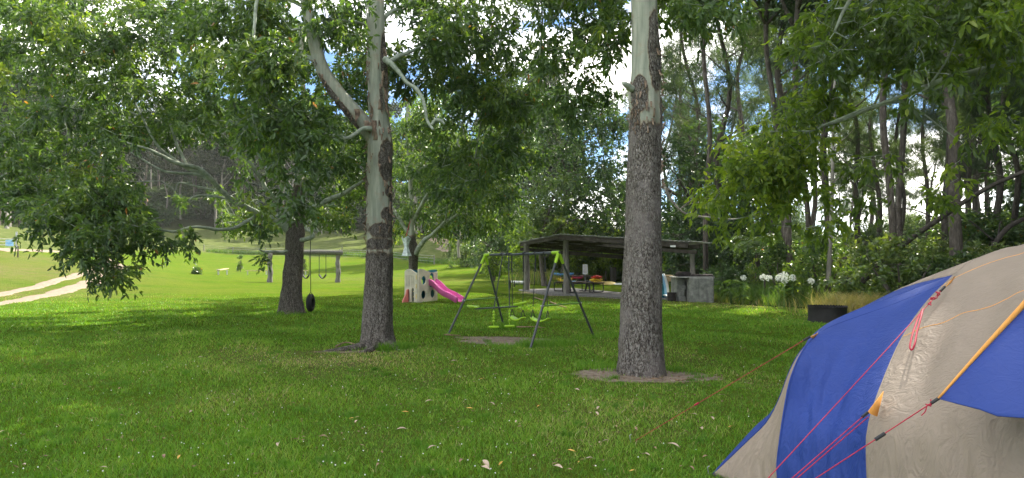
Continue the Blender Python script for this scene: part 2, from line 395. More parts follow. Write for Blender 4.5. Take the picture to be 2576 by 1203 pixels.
def panel(outline, holes, thick):
    """flat plate with holes: returns verts, faces in its own XY plane"""
    cu = bpy.data.curves.new('t', 'CURVE'); cu.dimensions = '2D'; cu.fill_mode = 'BOTH'; cu.extrude = thick/2; cu.bevel_depth = .006; cu.bevel_resolution = 1
    for L in [outline]+holes:
        sp_ = cu.splines.new('POLY'); sp_.points.add(len(L)-1); sp_.use_cyclic_u = True
        for k, (x, y) in enumerate(L): sp_.points[k].co = (x, y, 0, 1)
    ob = bpy.data.objects.new('t', cu); COL.objects.link(ob)
    me = ob.to_mesh(); v = [tuple(x.co) for x in me.vertices]; f = [list(p.vertices) for p in me.polygons]
    ob.to_mesh_clear(); bpy.data.objects.remove(ob); bpy.data.curves.remove(cu)
    return np.array(v), f
def ell(cx, cy, rx, ry, n=28): return [(cx+rx*math.cos(a), cy+ry*math.sin(a)) for a in np.linspace(0, 2*PI, n, endpoint=False)]
def arch(x0, x1, y0, y1, n=12):
    r = (x1-x0)/2; cx = (x0+x1)/2; ry = min(y1-y0, r*1.3)
    return [(x0,y0),(x1,y0)] + [(cx+r*math.cos(a), y1-ry+ry*math.sin(a)) for a in np.linspace(0, PI, n)]

# ------------------------------------------------------------------ leaves
def nrm(a): return a/(np.linalg.norm(a, axis=-1, keepdims=True)+1e-9)
def leaves(mb, pos, d, L, W, tint, six=True, fold=.22, droop=.12):
    n = len(pos); d = nrm(d); rnd = nrm(RNG.normal(size=(n,3))); side = nrm(np.cross(d, rnd)); nn = np.cross(side, d)
    L = np.broadcast_to(L, (n,))[:,None]; W = np.broadcast_to(W, (n,))[:,None]; dn = np.array([0,0,-1.])
    tip = pos+d*L+dn*L*droop
    if six:
        a1 = pos+d*L*.28; a2 = pos+d*L*.66+dn*L*droop*.4
        V = np.stack([pos, a1+side*W*.46+nn*W*fold, a2+side*W*.40+nn*W*fold, tip, a2-side*W*.40+nn*W*fold, a1-side*W*.46+nn*W*fold], 1)
        b = (np.arange(n)*6)[:,None]; q = np.concatenate([b+np.array([0,1,2,3]), b+np.array([0,3,4,5])])
        mb.add(V.reshape(-1,3), q, tint=np.repeat(tint, 6))
    else:
        a1 = pos+d*L*.45
        V = np.stack([pos, a1+side*W*.5+nn*W*fold, tip, a1-side*W*.5+nn*W*fold], 1)
        b = (np.arange(n)*4)[:,None]; t = np.concatenate([b+np.array([0,1,2]), b+np.array([0,2,3])])
        mb.add(V.reshape(-1,3), t=t, tint=np.repeat(tint, 4))
def clusters(mb, tips, dirs, twigs=6, per=9, tl=.32, L=.11, W=.042, six=True, down=.35, bias=None, spread=.8):
    """leafy shoots round every branch tip"""
    n = len(tips); tips = np.asarray(tips); dirs = nrm(np.asarray(dirs))
    td = nrm(dirs[:,None,:]*.7 + RNG.normal(size=(n,twigs,3))*spread + np.array([0,0,-down]))
    ln = tl*RNG.uniform(.5,1.3,(n,twigs,1,1))
    s = RNG.uniform(.12,1.,(n,twigs,per,1))
    pos = tips[:,None,None,:] + td[:,:,None,:]*ln*s + np.array([0,0,-1.])*(s**2)*ln*.25
    d = td[:,:,None,:]*.7 + RNG.normal(size=(n,twigs,per,3))*.6 + np.array([0,0,-down*.9])
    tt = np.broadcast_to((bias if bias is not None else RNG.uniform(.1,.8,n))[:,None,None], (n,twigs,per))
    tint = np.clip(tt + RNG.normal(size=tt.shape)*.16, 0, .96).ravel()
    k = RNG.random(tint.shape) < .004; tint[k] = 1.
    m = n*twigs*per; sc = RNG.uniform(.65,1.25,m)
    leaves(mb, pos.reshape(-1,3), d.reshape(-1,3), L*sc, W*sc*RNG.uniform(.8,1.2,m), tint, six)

class Skel:
    """grows twigs from hand placed limbs out to the tips"""
    def __init__(s): s.p = []; s.par = []; s.r0 = []; s.fixed = []
    def limb(s, pts, rad, step=.25, frm=0.):
        L = np.r_[0, np.cumsum(np.linalg.norm(np.diff(pts, axis=0), axis=1))]; 
        for t in np.arange(L[-1]*frm, L[-1], step):
            s.p.append([np.interp(t, L, pts[:,k]) for k in range(3)]); s.par.append(-1); s.r0.append(np.interp(t, L, rad)); s.fixed.append(True)
        s.p.append(list(pts[-1])); s.par.append(-1); s.r0.append(rad[-1]); s.fixed.append(True)
    def grow(s, tips, step=.35, wob=.07, sag=.0):
        tips = np.asarray(tips); base = np.array(s.p)
        d = np.min(np.linalg.norm(tips[:,None]-base[None], axis=2), axis=1); order = np.argsort(d)
        buf = np.zeros((len(base)+len(tips)*40, 3)); n = len(base); buf[:n] = base; ends = []; dirs = []
        for k in order:
            t = tips[k]; dv = buf[:n]-t; dist = np.sqrt((dv**2).sum(1)); dist = dist + np.maximum(0, buf[:n,2]-t[2])*.25
            j = int(np.argmin(dist)); a = buf[j].copy(); D = np.linalg.norm(t-a); m = max(1, int(D/step)); par = j
            off = RNG.normal(size=3)*wob*D; off[2] += D*.12
            for i in range(1, m+1):
                f = i/m; q = a+(t-a)*f+off*math.sin(f*PI) + (RNG.normal(size=3)*wob*.35*step if i < m else 0)
                if n >= len(buf): break
                buf[n] = q; s.p.append(list(q)); s.par.append(par); s.r0.append(0); s.fixed.append(False); par = n; n += 1
            ends.append(par); dirs.append(t-np.array(s.p[s.par[par]] if s.par[par] >= 0 else a))
        s.ends = ends; s.order = order; return np.array(dirs)
    def twigs(s, mb, tipr=.005, power=2.4, cap=.6, sides=4, maxr=.1):
        n = len(s.p); acc = np.zeros(n); has = [[] for _ in range(n)]
        for i in range(n-1, -1, -1):
            if s.fixed[i]: continue
            if acc[i] == 0: acc[i] = tipr**power
            acc[s.par[i]] += acc[i]; has[s.par[i]].append(i)
        r = acc**(1/power)
        for i in range(n):
            if s.fixed[i]: r[i] = max(.004, s.r0[i]*cap)
        r = np.minimum(r, maxr); done = set()
        for i in range(n):
            for c in has[i]:
                if not s.fixed[i] and c == max(has[i], key=lambda x: acc[x]): continue
                ch = [i, c]; k = c
                while has[k]:
                    k = max(has[k], key=lambda x: acc[x]); ch.append(k)
                rr = [min(r[x], r[ch[1]]*1.15) for x in ch]; rr[0] = rr[1]*1.1 if len(rr) > 1 else rr[0]
                for z in range(1, len(rr)): rr[z] = min(rr[z], rr[z-1])
                mb.tube([s.p[x] for x in ch], rr, sides if rr[0] < .03 else 7, cap=False)
def clump_tips(boxes, rm=(.5,.9), per=6, flat=.65, px=True, shell=.35):
    """boxes (u0,v0,u1,v1,Y0,Y1,n[,rscale]) -> branch tips in rounded clumps, plus a light/dark bias for each clump"""
    T = []; B = []
    for b in boxes:
        u0,v0,u1,v1,Y0,Y1,n = b[:7]; rs = b[7] if len(b) > 7 else 1.
        for _ in range(n):
            u,v,Y = random.uniform(u0,u1), random.uniform(v0,v1), random.uniform(Y0,Y1)
            c = np.array(tuple(P(u,v,Y))) if px else np.array((u,v,Y)); r = random.uniform(*rm)*rs
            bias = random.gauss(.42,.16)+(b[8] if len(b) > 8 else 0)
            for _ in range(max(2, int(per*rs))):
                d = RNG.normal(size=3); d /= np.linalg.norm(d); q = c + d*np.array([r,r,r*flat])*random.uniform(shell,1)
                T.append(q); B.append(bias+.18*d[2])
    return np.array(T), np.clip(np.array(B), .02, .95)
CLOUD, EXPO, SKYO, HAZE = 7.5, 2.38, 4.2, 0.0002
# ================================================================== GROUND
def inpoly(x, y, poly):
    c = np.zeros(x.shape, bool); n = len(poly)
    for i in range(n):
        x1,y1 = poly[i]; x2,y2 = poly[(i+1)%n]
        k = ((y1 > y) != (y2 > y)); xi = (x2-x1)*(y-y1)/((y2-y1)+1e-12)+x1; c ^= k & (x < xi)
    return c
MEADOW = [(-400,50),(-90,60),(-53,64),(-50,80),(-56,118),(-15.7,95),(-3.5,70),(.4,60),(3,55),(20,400),(-400,400)]
SLOPE = [(-400,86),(-90,96),(-75,104),(-70,152),(-34,153),(-12,121),(-2,92),(0,80),(60,400),(-400,400)]
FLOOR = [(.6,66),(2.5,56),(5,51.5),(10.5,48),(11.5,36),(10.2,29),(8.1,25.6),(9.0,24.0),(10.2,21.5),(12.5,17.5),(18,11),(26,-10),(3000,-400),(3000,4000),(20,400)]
fx, fy = GX.ravel(), GY.ravel()
jit = .25*np.sin(fx*2.1+fy*1.3)+.18*np.sin(fx*5.1-fy*3.7)
DRY = [(-2.9,11.2,1.5,1.),(-4.2,11.6,1.,.8),(1.1,7.1,.9,.6),(-23,30,5,.7),(-30,42,6,.8),(-36,52,7,.7),(-44,45,8,.6),(-30,34,5,.6),(-1.5,9.9,1.6,.45),(-2.4,11.2,1.3,.5),(1.7,9.2,1.3,.5),(2.3,31.2,1.6,.8),(4.6,28.8,1.6,.75),(6.6,26.3,1.5,.6),(9.2,19.2,1.4,.7),
       (-.2,7.5,1.1,.3),(.6,6.2,.8,.3),(-3.2,8,.9,.4),(-4.6,12.2,1.2,.45),(2.6,11.6,1.1,.5),(3.2,9.2,.9,.5),(8.0,26.2,1.4,.9),(9.6,23.2,1.2,.9),(10.6,21.2,1.2,.8),(-1.2,6.2,.7,.35),(1.6,7.2,.8,.4),(-6,9.5,1.1,.3),(-7.5,14,1.5,.3),(2.2,13.4,1.,.3),(.5,13.4,1.7,.4),(-12,58,5,.35),(-4,52,4,.25),(8.3,24.3,1.3,.9),(7.4,24.9,1.,.8)]
dry = np.zeros(fx.shape)
for x,y,r,a in DRY: dry = np.maximum(dry, a*np.exp(-((fx-x)**2+((fy-y)*.8)**2)/r**2))
SOIL = [(P(1622,935,9.9).x,9.75,.95,.62,1.15),(P(1680,960,9.3).x,9.45,.65,.32,.85),(.12,13.75,.95,.62,1.9),(-.35,14.5,1.0,.35,.8),(.8,14.0,.8,.35,.75),(-2.5,12.8,.62,.5,.85),(-3.1,12.4,.8,.22,.6),(1.5,34.5,1.6,1.6,.6),(1.9,32.6,.5,1.4,.8),(-6.7,20.9,.55,.45,.7)]
soil = np.zeros(fx.shape)
for x,y,rx,ry,a in SOIL: soil = np.maximum(soil, a*np.exp(-(((fx-x)/rx)**2+((fy-y)/ry)**2)**1.5*.7))
mb = MB()
ny, nx = GX.shape
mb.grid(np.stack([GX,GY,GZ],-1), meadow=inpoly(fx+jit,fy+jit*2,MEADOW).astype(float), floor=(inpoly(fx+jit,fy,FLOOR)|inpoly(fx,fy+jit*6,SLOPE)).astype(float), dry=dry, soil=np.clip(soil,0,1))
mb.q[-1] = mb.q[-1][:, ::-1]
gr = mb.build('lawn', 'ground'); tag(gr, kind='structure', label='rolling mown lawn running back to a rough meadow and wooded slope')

def ribbon(name, pts, w, dz, mat, label):
    p = spline(pts, 10); L = np.r_[0, np.cumsum(np.linalg.norm(np.diff(p[:,:2],axis=0),axis=1))]
    s_ = np.arange(0, L[-1], .35); x = np.interp(s_, L, p[:,0]); y = np.interp(s_, L, p[:,1])
    tx, ty = np.gradient(x), np.gradient(y); l = np.hypot(tx,ty)+1e-9; nx_, ny_ = -ty/l, tx/l; rows = []
    for i in range(len(x)):
        ww = (w if np.isscalar(w) else np.interp(s_[i]/L[-1], [0,1], w))*(1+.14*math.sin(i*.7)+.1*math.sin(i*2.3))
        row = []
        for k in np.linspace(-1,1,7):
            X = x[i]+nx_[i]*k*ww/2; Y = y[i]+ny_[i]*k*ww/2; row.append((X,Y,h1(X,Y)+dz*(1-k**6)+.004-.03*(abs(k)>.99)))
        rows.append(row)
    m = MB(); m.grid(rows); m.q[-1] = m.q[-1][:, ::-1]
    o = m.build(name, mat); tag(o, label, None, None, 'structure'); return o
r2 = [G(-60,775), G(0,764), G(100,746), G(200,721), G(255,704), G(285,688), G(292,668), G(262,650), G(200,640), G(130,632), G(60,630), G(-30,629)]
r1 = [G(-60,756), G(0,742), G(70,727), G(150,704), G(205,690), G(245,677), G(262,664)]
ribbon('dirt_track', r2, (.95,2.6), .035, 'sand', 'pale dirt wheel track nearest the camera, curving up to the gate')
ribbon('dirt_track', r1, (.8,1.2), .03, 'sand', 'pale dirt wheel track further from the camera')
ribbon('dirt_road', [G(1165,637), G(1140,632), G(1120,626), G(1130,617), G(1112,608), G(1085,600)], (2.6,3.6), .06, 'sand', 'dirt road climbing the wooded slope behind the playhouse')

# ---- grass blades (stuff)
def blades(mb, x, y, hgt, w, tint, lean=.5):
    n = len(x); z = H(x,y); a = RNG.uniform(0,2*PI,n); b = RNG.uniform(0,2*PI,n)
    ld = RNG.uniform(.15,1,n)*lean*hgt; px, py = np.cos(a)*w/2, np.sin(a)*w/2
    base = np.stack([x,y,z-.004],-1); sd = np.stack([px,py,0*px],-1)
    mid = base+np.stack([np.cos(b)*ld*.3, np.sin(b)*ld*.3, hgt*.6],-1); tip = base+np.stack([np.cos(b)*ld, np.sin(b)*ld, hgt],-1)
    V = np.stack([base-sd, base+sd, mid+sd*.75, mid-sd*.75, tip],1); k = (np.arange(n)*5)[:,None]
    mb.add(V.reshape(-1,3), q=k+np.array([0,1,2,3]), t=k+np.array([3,2,4]), tint=np.repeat(tint,5))
def soilmask(x, y):
    s_ = np.zeros(x.shape)
    for X,Y,rx,ry,a in SOIL: s_ = np.maximum(s_, a*np.exp(-(((x-X)/rx)**2+((y-Y)/ry)**2)**1.5*.7))
    return s_
def drymask(x, y):
    s_ = np.zeros(x.shape)
    for X,Y,r,a in DRY: s_ = np.maximum(s_, a*np.exp(-((x-X)**2+((y-Y)*.8)**2)/r**2))
    return s_
def patchn(x, y):
    return (np.sin(x*1.7+y*.9+np.sin(y*1.3)*1.2)+np.sin(x*.8-y*2.1+1.7+np.sin(x*1.9))+np.sin(x*4.3+y*3.1+2*np.sin(y*.7)))/3
gm = MB()
NB = 430000
Yb = 3.6*np.exp(RNG.random(NB)*math.log(34/3.6)); Xb = RNG.uniform(-.86,.86,NB)*Yb + RNG.normal(size=NB)*.3
keep = (RNG.random(NB) > np.clip((Yb-19)/15,0,1)) & (RNG.random(NB) > np.clip(soilmask(Xb,Yb)*1.35,0,.97)) & ~inpoly(Xb,Yb,FLOOR)
Xb, Yb = Xb[keep], Yb[keep]; pn = patchn(Xb,Yb); dm = drymask(Xb,Yb)
tint = np.clip(RNG.beta(2,3.2,len(Xb))*.85 + pn*.2 + dm*.75*RNG.random(len(Xb)) + (RNG.random(len(Xb))<.03+.10*dm)*.45, 0, 1)
hg = .033*(1+.35*pn)*RNG.uniform(.5,1.5,len(Xb))*(1-.35*dm)*(1+Yb*.018); wd = .0048*RNG.uniform(.6,1.5,len(Xb))*(Yb/5.5)**.9*np.clip(1-(Yb-22)/18,.3,1)
blades(gm, Xb, Yb, hg, wd, tint, 1.5)
for _ in range(420):
    y_ = 4.2*math.exp(random.random()*math.log(20/4.2)); x_ = random.uniform(-.8,.8)*y_
    if not inpoly(np.array([x_]),np.array([y_]),FLOOR)[0]:
        n_ = random.randint(30,110); a_ = RNG.uniform(0,2*PI,n_); r_ = RNG.random(n_)*random.uniform(.05,.16); blades(gm, x_+np.cos(a_)*r_, y_+np.sin(a_)*r_*.8, RNG.uniform(.03,.075,n_), .006, np.clip(RNG.uniform(.0,.35,n_)+random.choice((0,0,.35)),0,1), 1.4)
# longer tufts round trunks, legs and bare soil
def tuft(cx, cy, rx, ry, n, h0, h1_, t0=.2, t1=.6, w=.009, mb=gm):
    a = RNG.uniform(0,2*PI,n); r = np.sqrt(RNG.random(n)); x = cx+np.cos(a)*r*rx; y = cy+np.sin(a)*r*ry
    blades(mb, x, y, RNG.uniform(h0,h1_,n), w, RNG.uniform(t0,t1,n), 1.1)
for t in ((-2.15,12.45,.28,.18,420,.06,.2),(-1.95,12.7,.22,.3,300,.06,.17),(.62,12.95,.55,.3,900,.06,.2),(1.75,14.4,.5,.35,500,.05,.16),(-.15,16.6,.3,.3,500,.06,.2),(1.1,13.2,.5,.25,500,.05,.15),
          (-1.38,14.7,.25,.2,160,.05,.13),(1.35,10.3,.45,.35,500,.05,.13),(-6.9,20.7,.6,.3,260,.05,.16),(.05,12.8,.5,.15,260,.04,.1),(2.4,10.4,.4,.3,160,.04,.1),(-2.6,12.6,.5,.2,160,.04,.1)): tuft(*t)
o = gm.build('lawn_grass', 'grass', smooth=False); tag(o, 'short green grass blades covering the near lawn', 'grass', kind='stuff')
# clover flowers
cm = MB(); n = 420; Yc = 4*np.exp(RNG.random(n)*math.log(22/4)); Xc = RNG.uniform(-.8,.8,n)*Yc; Xc = np.where(RNG.random(n)<.45, -abs(Xc), Xc); k = ~inpoly(Xc,Yc,FLOOR) & (soilmask(Xc,Yc)<.3); Xc,Yc = Xc[k],Yc[k]
oct_v = np.array([(1,0,0),(-1,0,0),(0,1,0),(0,-1,0),(0,0,1),(0,0,-1)]); oct_t = np.array([(0,2,4),(2,1,4),(1,3,4),(3,0,4),(2,0,5),(1,2,5),(3,1,5),(0,3,5)])
for x,y in zip(Xc,Yc): cm.add(oct_v*random.uniform(.004,.0075)+np.array([x,y,h1(x,y)+.045]), t=oct_t)
tag(cm.build('clover_flowers','petal'), 'tiny white clover flowers dotted through the lawn', 'clover', kind='stuff')

# ---- fallen leaves: individuals
def leaf_proto(name, L, W, curl, mat, label, group):
    m = MB(); rows = []
    for i in range(9):
        t = i/8; w = W*math.sin(PI*min(1,max(0.02,t))**.85)*.5+.001; z = curl*.5*math.sin(t*PI)*L
        rows.append([((t-.5)*L, k*w, z+abs(k)*w*.5+.004) for k in (-1,-.5,0,.5,1)])
    m.grid(rows); m.tube([(-.5*L,0,.004),(-.62*L,.01,.012)], .0012, 4)
    o = m.build(name, mat, loc=(0,0,0)); return tag(o, label, 'leaf', group)
LFG = 'dry gum leaves lying scattered on the lawn'
lfp = [leaf_proto('fallen_leaf', .115, .036, .16, 'dryleaf_pale', 'pale dry gum leaf lying on the lawn', LFG),
       leaf_proto('fallen_leaf', .095, .032, .28, 'dryleaf', 'brown curled gum leaf lying on the lawn', LFG),
       leaf_proto('fallen_leaf', .10, .026, .05, 'dryleaf_gold', 'golden yellow gum leaf lying on the lawn', LFG)]
spots = [(1222,1178,0,1.15),(1222,1190,0,.95),(1298,1070,0),(1088,1137,0),(896,1070,0),(1694,1131,0,1.1),(1745,1052,0),(1404,1188,0,1.1),(1508,1124,0),(1524,1120,0),(1484,1165,0),(1343,1158,1),(1354,1030,2),(1260,987,0),(1182,1036,2),(1155,955,0),(1079,1018,0),
 (1236,1024,0),(1548,965,1),(1452,988,0),(1578,1016,2),(1600,1090,1),(1838,1083,2),(1790,1062,0),(1765,1088,0),(1862,1049,2),(1930,972,1),(1958,972,0),(1700,1000,1),(1720,1008,1),(1405,1170,1),(814,1110,1),(700,1130,0),(620,1090,1),(1160,1171,1),(1590,1196,2),
 (545,1010,0),(585,1000,0),(412,1160,1),(480,1045,0),(330,1120,1),(260,1188,0),(1045,962,0),(1110,935,1),(1140,915,0),(1236,890,0),(1170,955,0),(1328,900,0),(1290,905,1),(890,830,0),(810,840,1),(740,870,1),(1065,870,1),(1098,842,1),(1170,865,0),(1390,1000,1),(1420,1045,0),
 (1760,760,1),(1800,800,1),(1850,835,1),(1925,822,1),(1985,790,1),(1840,880,1),(1880,905,2),(1905,940,1),(1505,1035,0),(1625,1155,0),(960,1150,1),(1010,1090,0),(1020,1045,2),(945,1010,0),(865,985,0),(790,960,1),(505,905,0),(600,880,1),(690,905,0),(420,930,0),(300,985,1),(180,1050,0),(120,1120,1),(60,1180,0),
 (1480,930,1),(1760,930,2),(1800,950,0),(1745,900,1),(1380,850,0),(1420,790,1),(1010,800,1),(1045,845,0),(1210,960,2),(1560,900,0)]
rs = random.Random(3); spots += [(rs.gauss(1500,520), 860+340*rs.random()**.8, rs.choice((0,1,1,1,2)), rs.uniform(.4,.8)) for _ in range(75)]; spots = [q for q in spots if q[0] < 1850]; first = [True]*3
for sp_ in spots:
    u,v,k = sp_[:3]; s_ = (sp_[3] if len(sp_) > 3 else rs.uniform(.5,.95))*.88; g = G(u,v)
    if first[k]: o = lfp[k]; first[k] = False
    else: o = copy_tree(lfp[k])
    o.location = (g.x,g.y,g.z+.032); o.rotation_euler = (rs.uniform(-.3,.3), rs.uniform(-.25,.25), rs.uniform(0,6.3)); o.scale = (s_,s_,s_)
# litter too small to count
lm = MB(); n = 1500; Yl = 4.5*np.exp(RNG.random(n)*math.log(20/4.5)); Xl = RNG.uniform(-.8,.8,n)*Yl
ex = RNG.normal(size=(500,2))*np.array([.75,.4])+np.array([1.85,9.6]); ex2 = RNG.normal(size=(260,2))*np.array([.8,.35])+np.array([.1,13.9]); ex3 = RNG.normal(size=(160,2))*np.array([.6,.4])+np.array([-2.6,12.5])
Xl = np.r_[Xl,ex[:,0],ex2[:,0],ex3[:,0]]; Yl = np.r_[Yl,ex[:,1],ex2[:,1],ex3[:,1]]; n = len(Xl)
dd = np.c_[RNG.normal(size=(n,2)), RNG.normal(size=n)*.15]
leaves(lm, np.c_[Xl,Yl,H(Xl,Yl)+RNG.uniform(.008,.035,n)], dd, RNG.uniform(.02,.055,n), RNG.uniform(.005,.014,n), RNG.random(n), False, .2, 0)
tag(lm.build('leaf_litter','dryleaf',smooth=False), 'small bits of leaf and bark litter in the grass', 'leaf litter', kind='stuff')
# sticks
def stick(pts, r, label, mat='dryleaf'):
    p = [tuple(G(u,v)+Vector((0,0,.03+.02*(i%2)))) for i,(u,v) in enumerate(pts)]
    m = MB(); m.tube(spline(p,4), np.linspace(r,r*.4,4*(len(p)-1)+1), 6); o = m.build('fallen_stick', mat, loc=p[0]); tag(o, label, 'stick', 'sticks lying on the lawn')
stick([(1385,762),(1400,770),(1425,776)], .03, 'brown stick on the grass in front of the picnic slab')
stick([(1345,750),(1365,758),(1385,758)], .025, 'thin stick on the grass left of the picnic slab stick')
stick([(1118,846),(1135,849),(1158,848)], .022, 'pale bark strip beside the left foot of the swing frame')
stick([(1300,826),(1325,828),(1352,825)], .02, 'stick behind the bare soil under the swings')
stick([(1348,824),(1358,829),(1372,829)], .016, 'short bark piece right of the stick behind the bare soil')
stick([(845,876),(870,868),(900,872)], .018, 'curled bark strip at the foot of the mottled tree')
stick([(1700,962),(1712,967),(1738,958)], .014, 'twig on the mulch right of the large trunk')
stick([(1642,958),(1655,962),(1668,955)], .010, 'forked twig on the mulch in front of the large trunk')
stick([(1790,745),(1805,750),(1820,749)], .012, 'thin twig on the grass beside the concrete barbecue')

# ================================================================== TREES
def LP(lst, n=6):
    p = [tuple(P(u,v,Y)) + (w/2/FPX*Y,) for u,v,Y,w in lst]
    s_ = spline(p, n); return s_[:,:3], np.maximum(s_[:,3], .004)
def trunk_mesh(name, pts, rad, parent, mat, rough, pale=lambda z,a: 0., flare=(.0,.5,5,0.), step=.05, sides=56, disp=.012, seed=0, flute=.04):
    L = np.r_[0, np.cumsum(np.linalg.norm(np.diff(pts,axis=0),axis=1))]; n = max(6,int(L[-1]/step)); t = np.linspace(0,L[-1],n)
    p = np.stack([np.interp(t,L,pts[:,k]) for k in range(3)],-1); r = np.interp(t,L,rad)
    mb = MB(); tg = np.gradient(p,axis=0); tg /= np.linalg.norm(tg,axis=1)[:,None]
    V = np.zeros((n,sides,3)); RO = np.zeros((n,sides)); PA = np.zeros((n,sides)); z0 = p[0,2]
    for i in range(n):
        a = tg[i]; u = np.array([1,0,0])-a*a[0]; u /= np.linalg.norm(u); w = np.cross(a,u); hgt = t[i]
        for j in range(sides):
            th = j/sides*2*PI; rr = r[i]
            th2 = th if th <= PI else th-2*PI
            fl = flare[0]*math.exp(-hgt/flare[1]); rr *= 1+fl*(1+.45*math.cos(flare[2]*th+flare[3])+.2*math.cos(2*th+seed)) + flute*math.cos(3*th+hgt*.7+seed)+flute*.5*math.cos(7*th-hgt*1.1)
            ro = rough(p[i,2], th2); q = Vector((math.cos(th)*2.2, math.sin(th)*2.2, hgt*2.0+seed*7))
            rr += disp*(mnoise.noise(q*1.1)*1.2) + ro*disp*(.9*mnoise.noise(Vector((q.x*3.2,q.y*3.2,q.z*1.5)))+.6*mnoise.noise(Vector((q.x*8,q.y*8,q.z*4)))+.45)
            V[i,j] = p[i]+rr*(math.cos(th)*u+math.sin(th)*w); RO[i,j] = ro; PA[i,j] = pale(p[i,2], th2)
    V2 = np.concatenate([V, V[:, :1]],1); RO = np.concatenate([RO,RO[:,:1]],1); PA = np.concatenate([PA,PA[:,:1]],1)
    mb.grid(V2, rough=RO, pale=PA); mb.q[-1] = mb.q[-1][:, ::-1]
    return mb.build(name, mat, parent, smooth='all')
def gs(z, a, zc, zs, ac, as_):
    da = (a-ac+PI)%(2*PI)-PI; return math.exp(-(((z-zc)/zs)**2+(da/as_)**2)**1.6)
def flakes(parent, pts, rad, spec, seed=1, name='peeling_bark'):
    """spec: (z0,z1,ang0,ang1,count,size)"""
    rr = random.Random(seed); mb = MB(); L = np.array(pts)
    for z0,z1,a0,a1,cnt,sz in spec:
        for _ in range(cnt):
            z = rr.uniform(z0,z1); i = int(np.argmin(abs(L[:,2]-z))); c = L[i]; r = rad[i]; a = rr.uniform(a0,a1); h = sz*rr.uniform(.4,1.6); w = h*rr.uniform(.18,.38); out = rr.uniform(.01,.05)
            rows = []
            for s_ in np.linspace(0,1,5):
                row = []
                for k in (-1,0,1):
                    aa = a+k*w/2/r*(1-.85*s_**1.5)+.12*w/r*math.sin(s_*5); ro = r*1.02+.014+out*s_**2*(1+.5*k)
                    row.append((c[0]+math.cos(aa)*ro, c[1]+math.sin(aa)*ro, z+h*(.5-s_)*(1 if rr else 1)))
                rows.append(row)
            if rr.random() < .35: rows = [[(x,y,2*z-q) for x,y,q in rw] for rw in rows]
            mb.grid(rows)
    return tag(mb.build(name, 'flake', parent, thick=.004), kind='stuff')
def tree(name, label, cat, base, trunk, limbs, boxes, leafmat='leaf', rough=lambda z,a:1., pale=lambda z,a:.2, flare=(.35,.35,5,0.), cl={}, rm=(.5,.9), per=6, tipr=.005, seed=0, group=None,
         trunkmat='bark', limbmat='limb', extra=(), disp=.012, px=True, twigmat=None, shell=.35, maxr=.1, trunk_step=.05, rough_limbs={}, biasadd=0., frm=0.5):
    global RNG; random.seed(seed+11); RNG = np.random.default_rng(seed+11)
    root = thing(name, label, cat, base, group)
    tp, tr = trunk; trunk_mesh('trunk', tp, tr, root, trunkmat, rough, pale, flare, disp=disp, seed=seed, step=trunk_step)
    sk = Skel(); sk.limb(tp, tr, frm=frm)
    for i, (p, r) in enumerate(limbs):
        if i in rough_limbs:
            trunk_mesh('branch', p, r, root, 'bark', rough_limbs[i], lambda z,a: .3, (0,.5,5,0), .05, 32, .008, seed+i)
        else:
            m = MB(); n = max(8, len(p)); wob = np.array([[mnoise.noise(Vector(q)*2.1+Vector((k*9.,0,0))) for k in range(3)] for q in p])*min(.05, max(r)*.5)
            m.tube(p+wob*np.minimum(1,np.arange(len(p))/3)[:,None], r, 10); m.build('branch', limbmat, root, smooth='all')
        sk.limb(p, r)
    T, B = clump_tips(boxes, rm, per, px=px, shell=shell)
    dirs = sk.grow(T); o = sk.order
    m = MB(); sk.twigs(m, tipr, maxr=maxr); tag(m.build('twigs', twigmat or limbmat, root, smooth='all'), kind='stuff')
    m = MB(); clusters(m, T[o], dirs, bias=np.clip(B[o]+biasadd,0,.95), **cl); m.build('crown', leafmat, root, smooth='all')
    return root

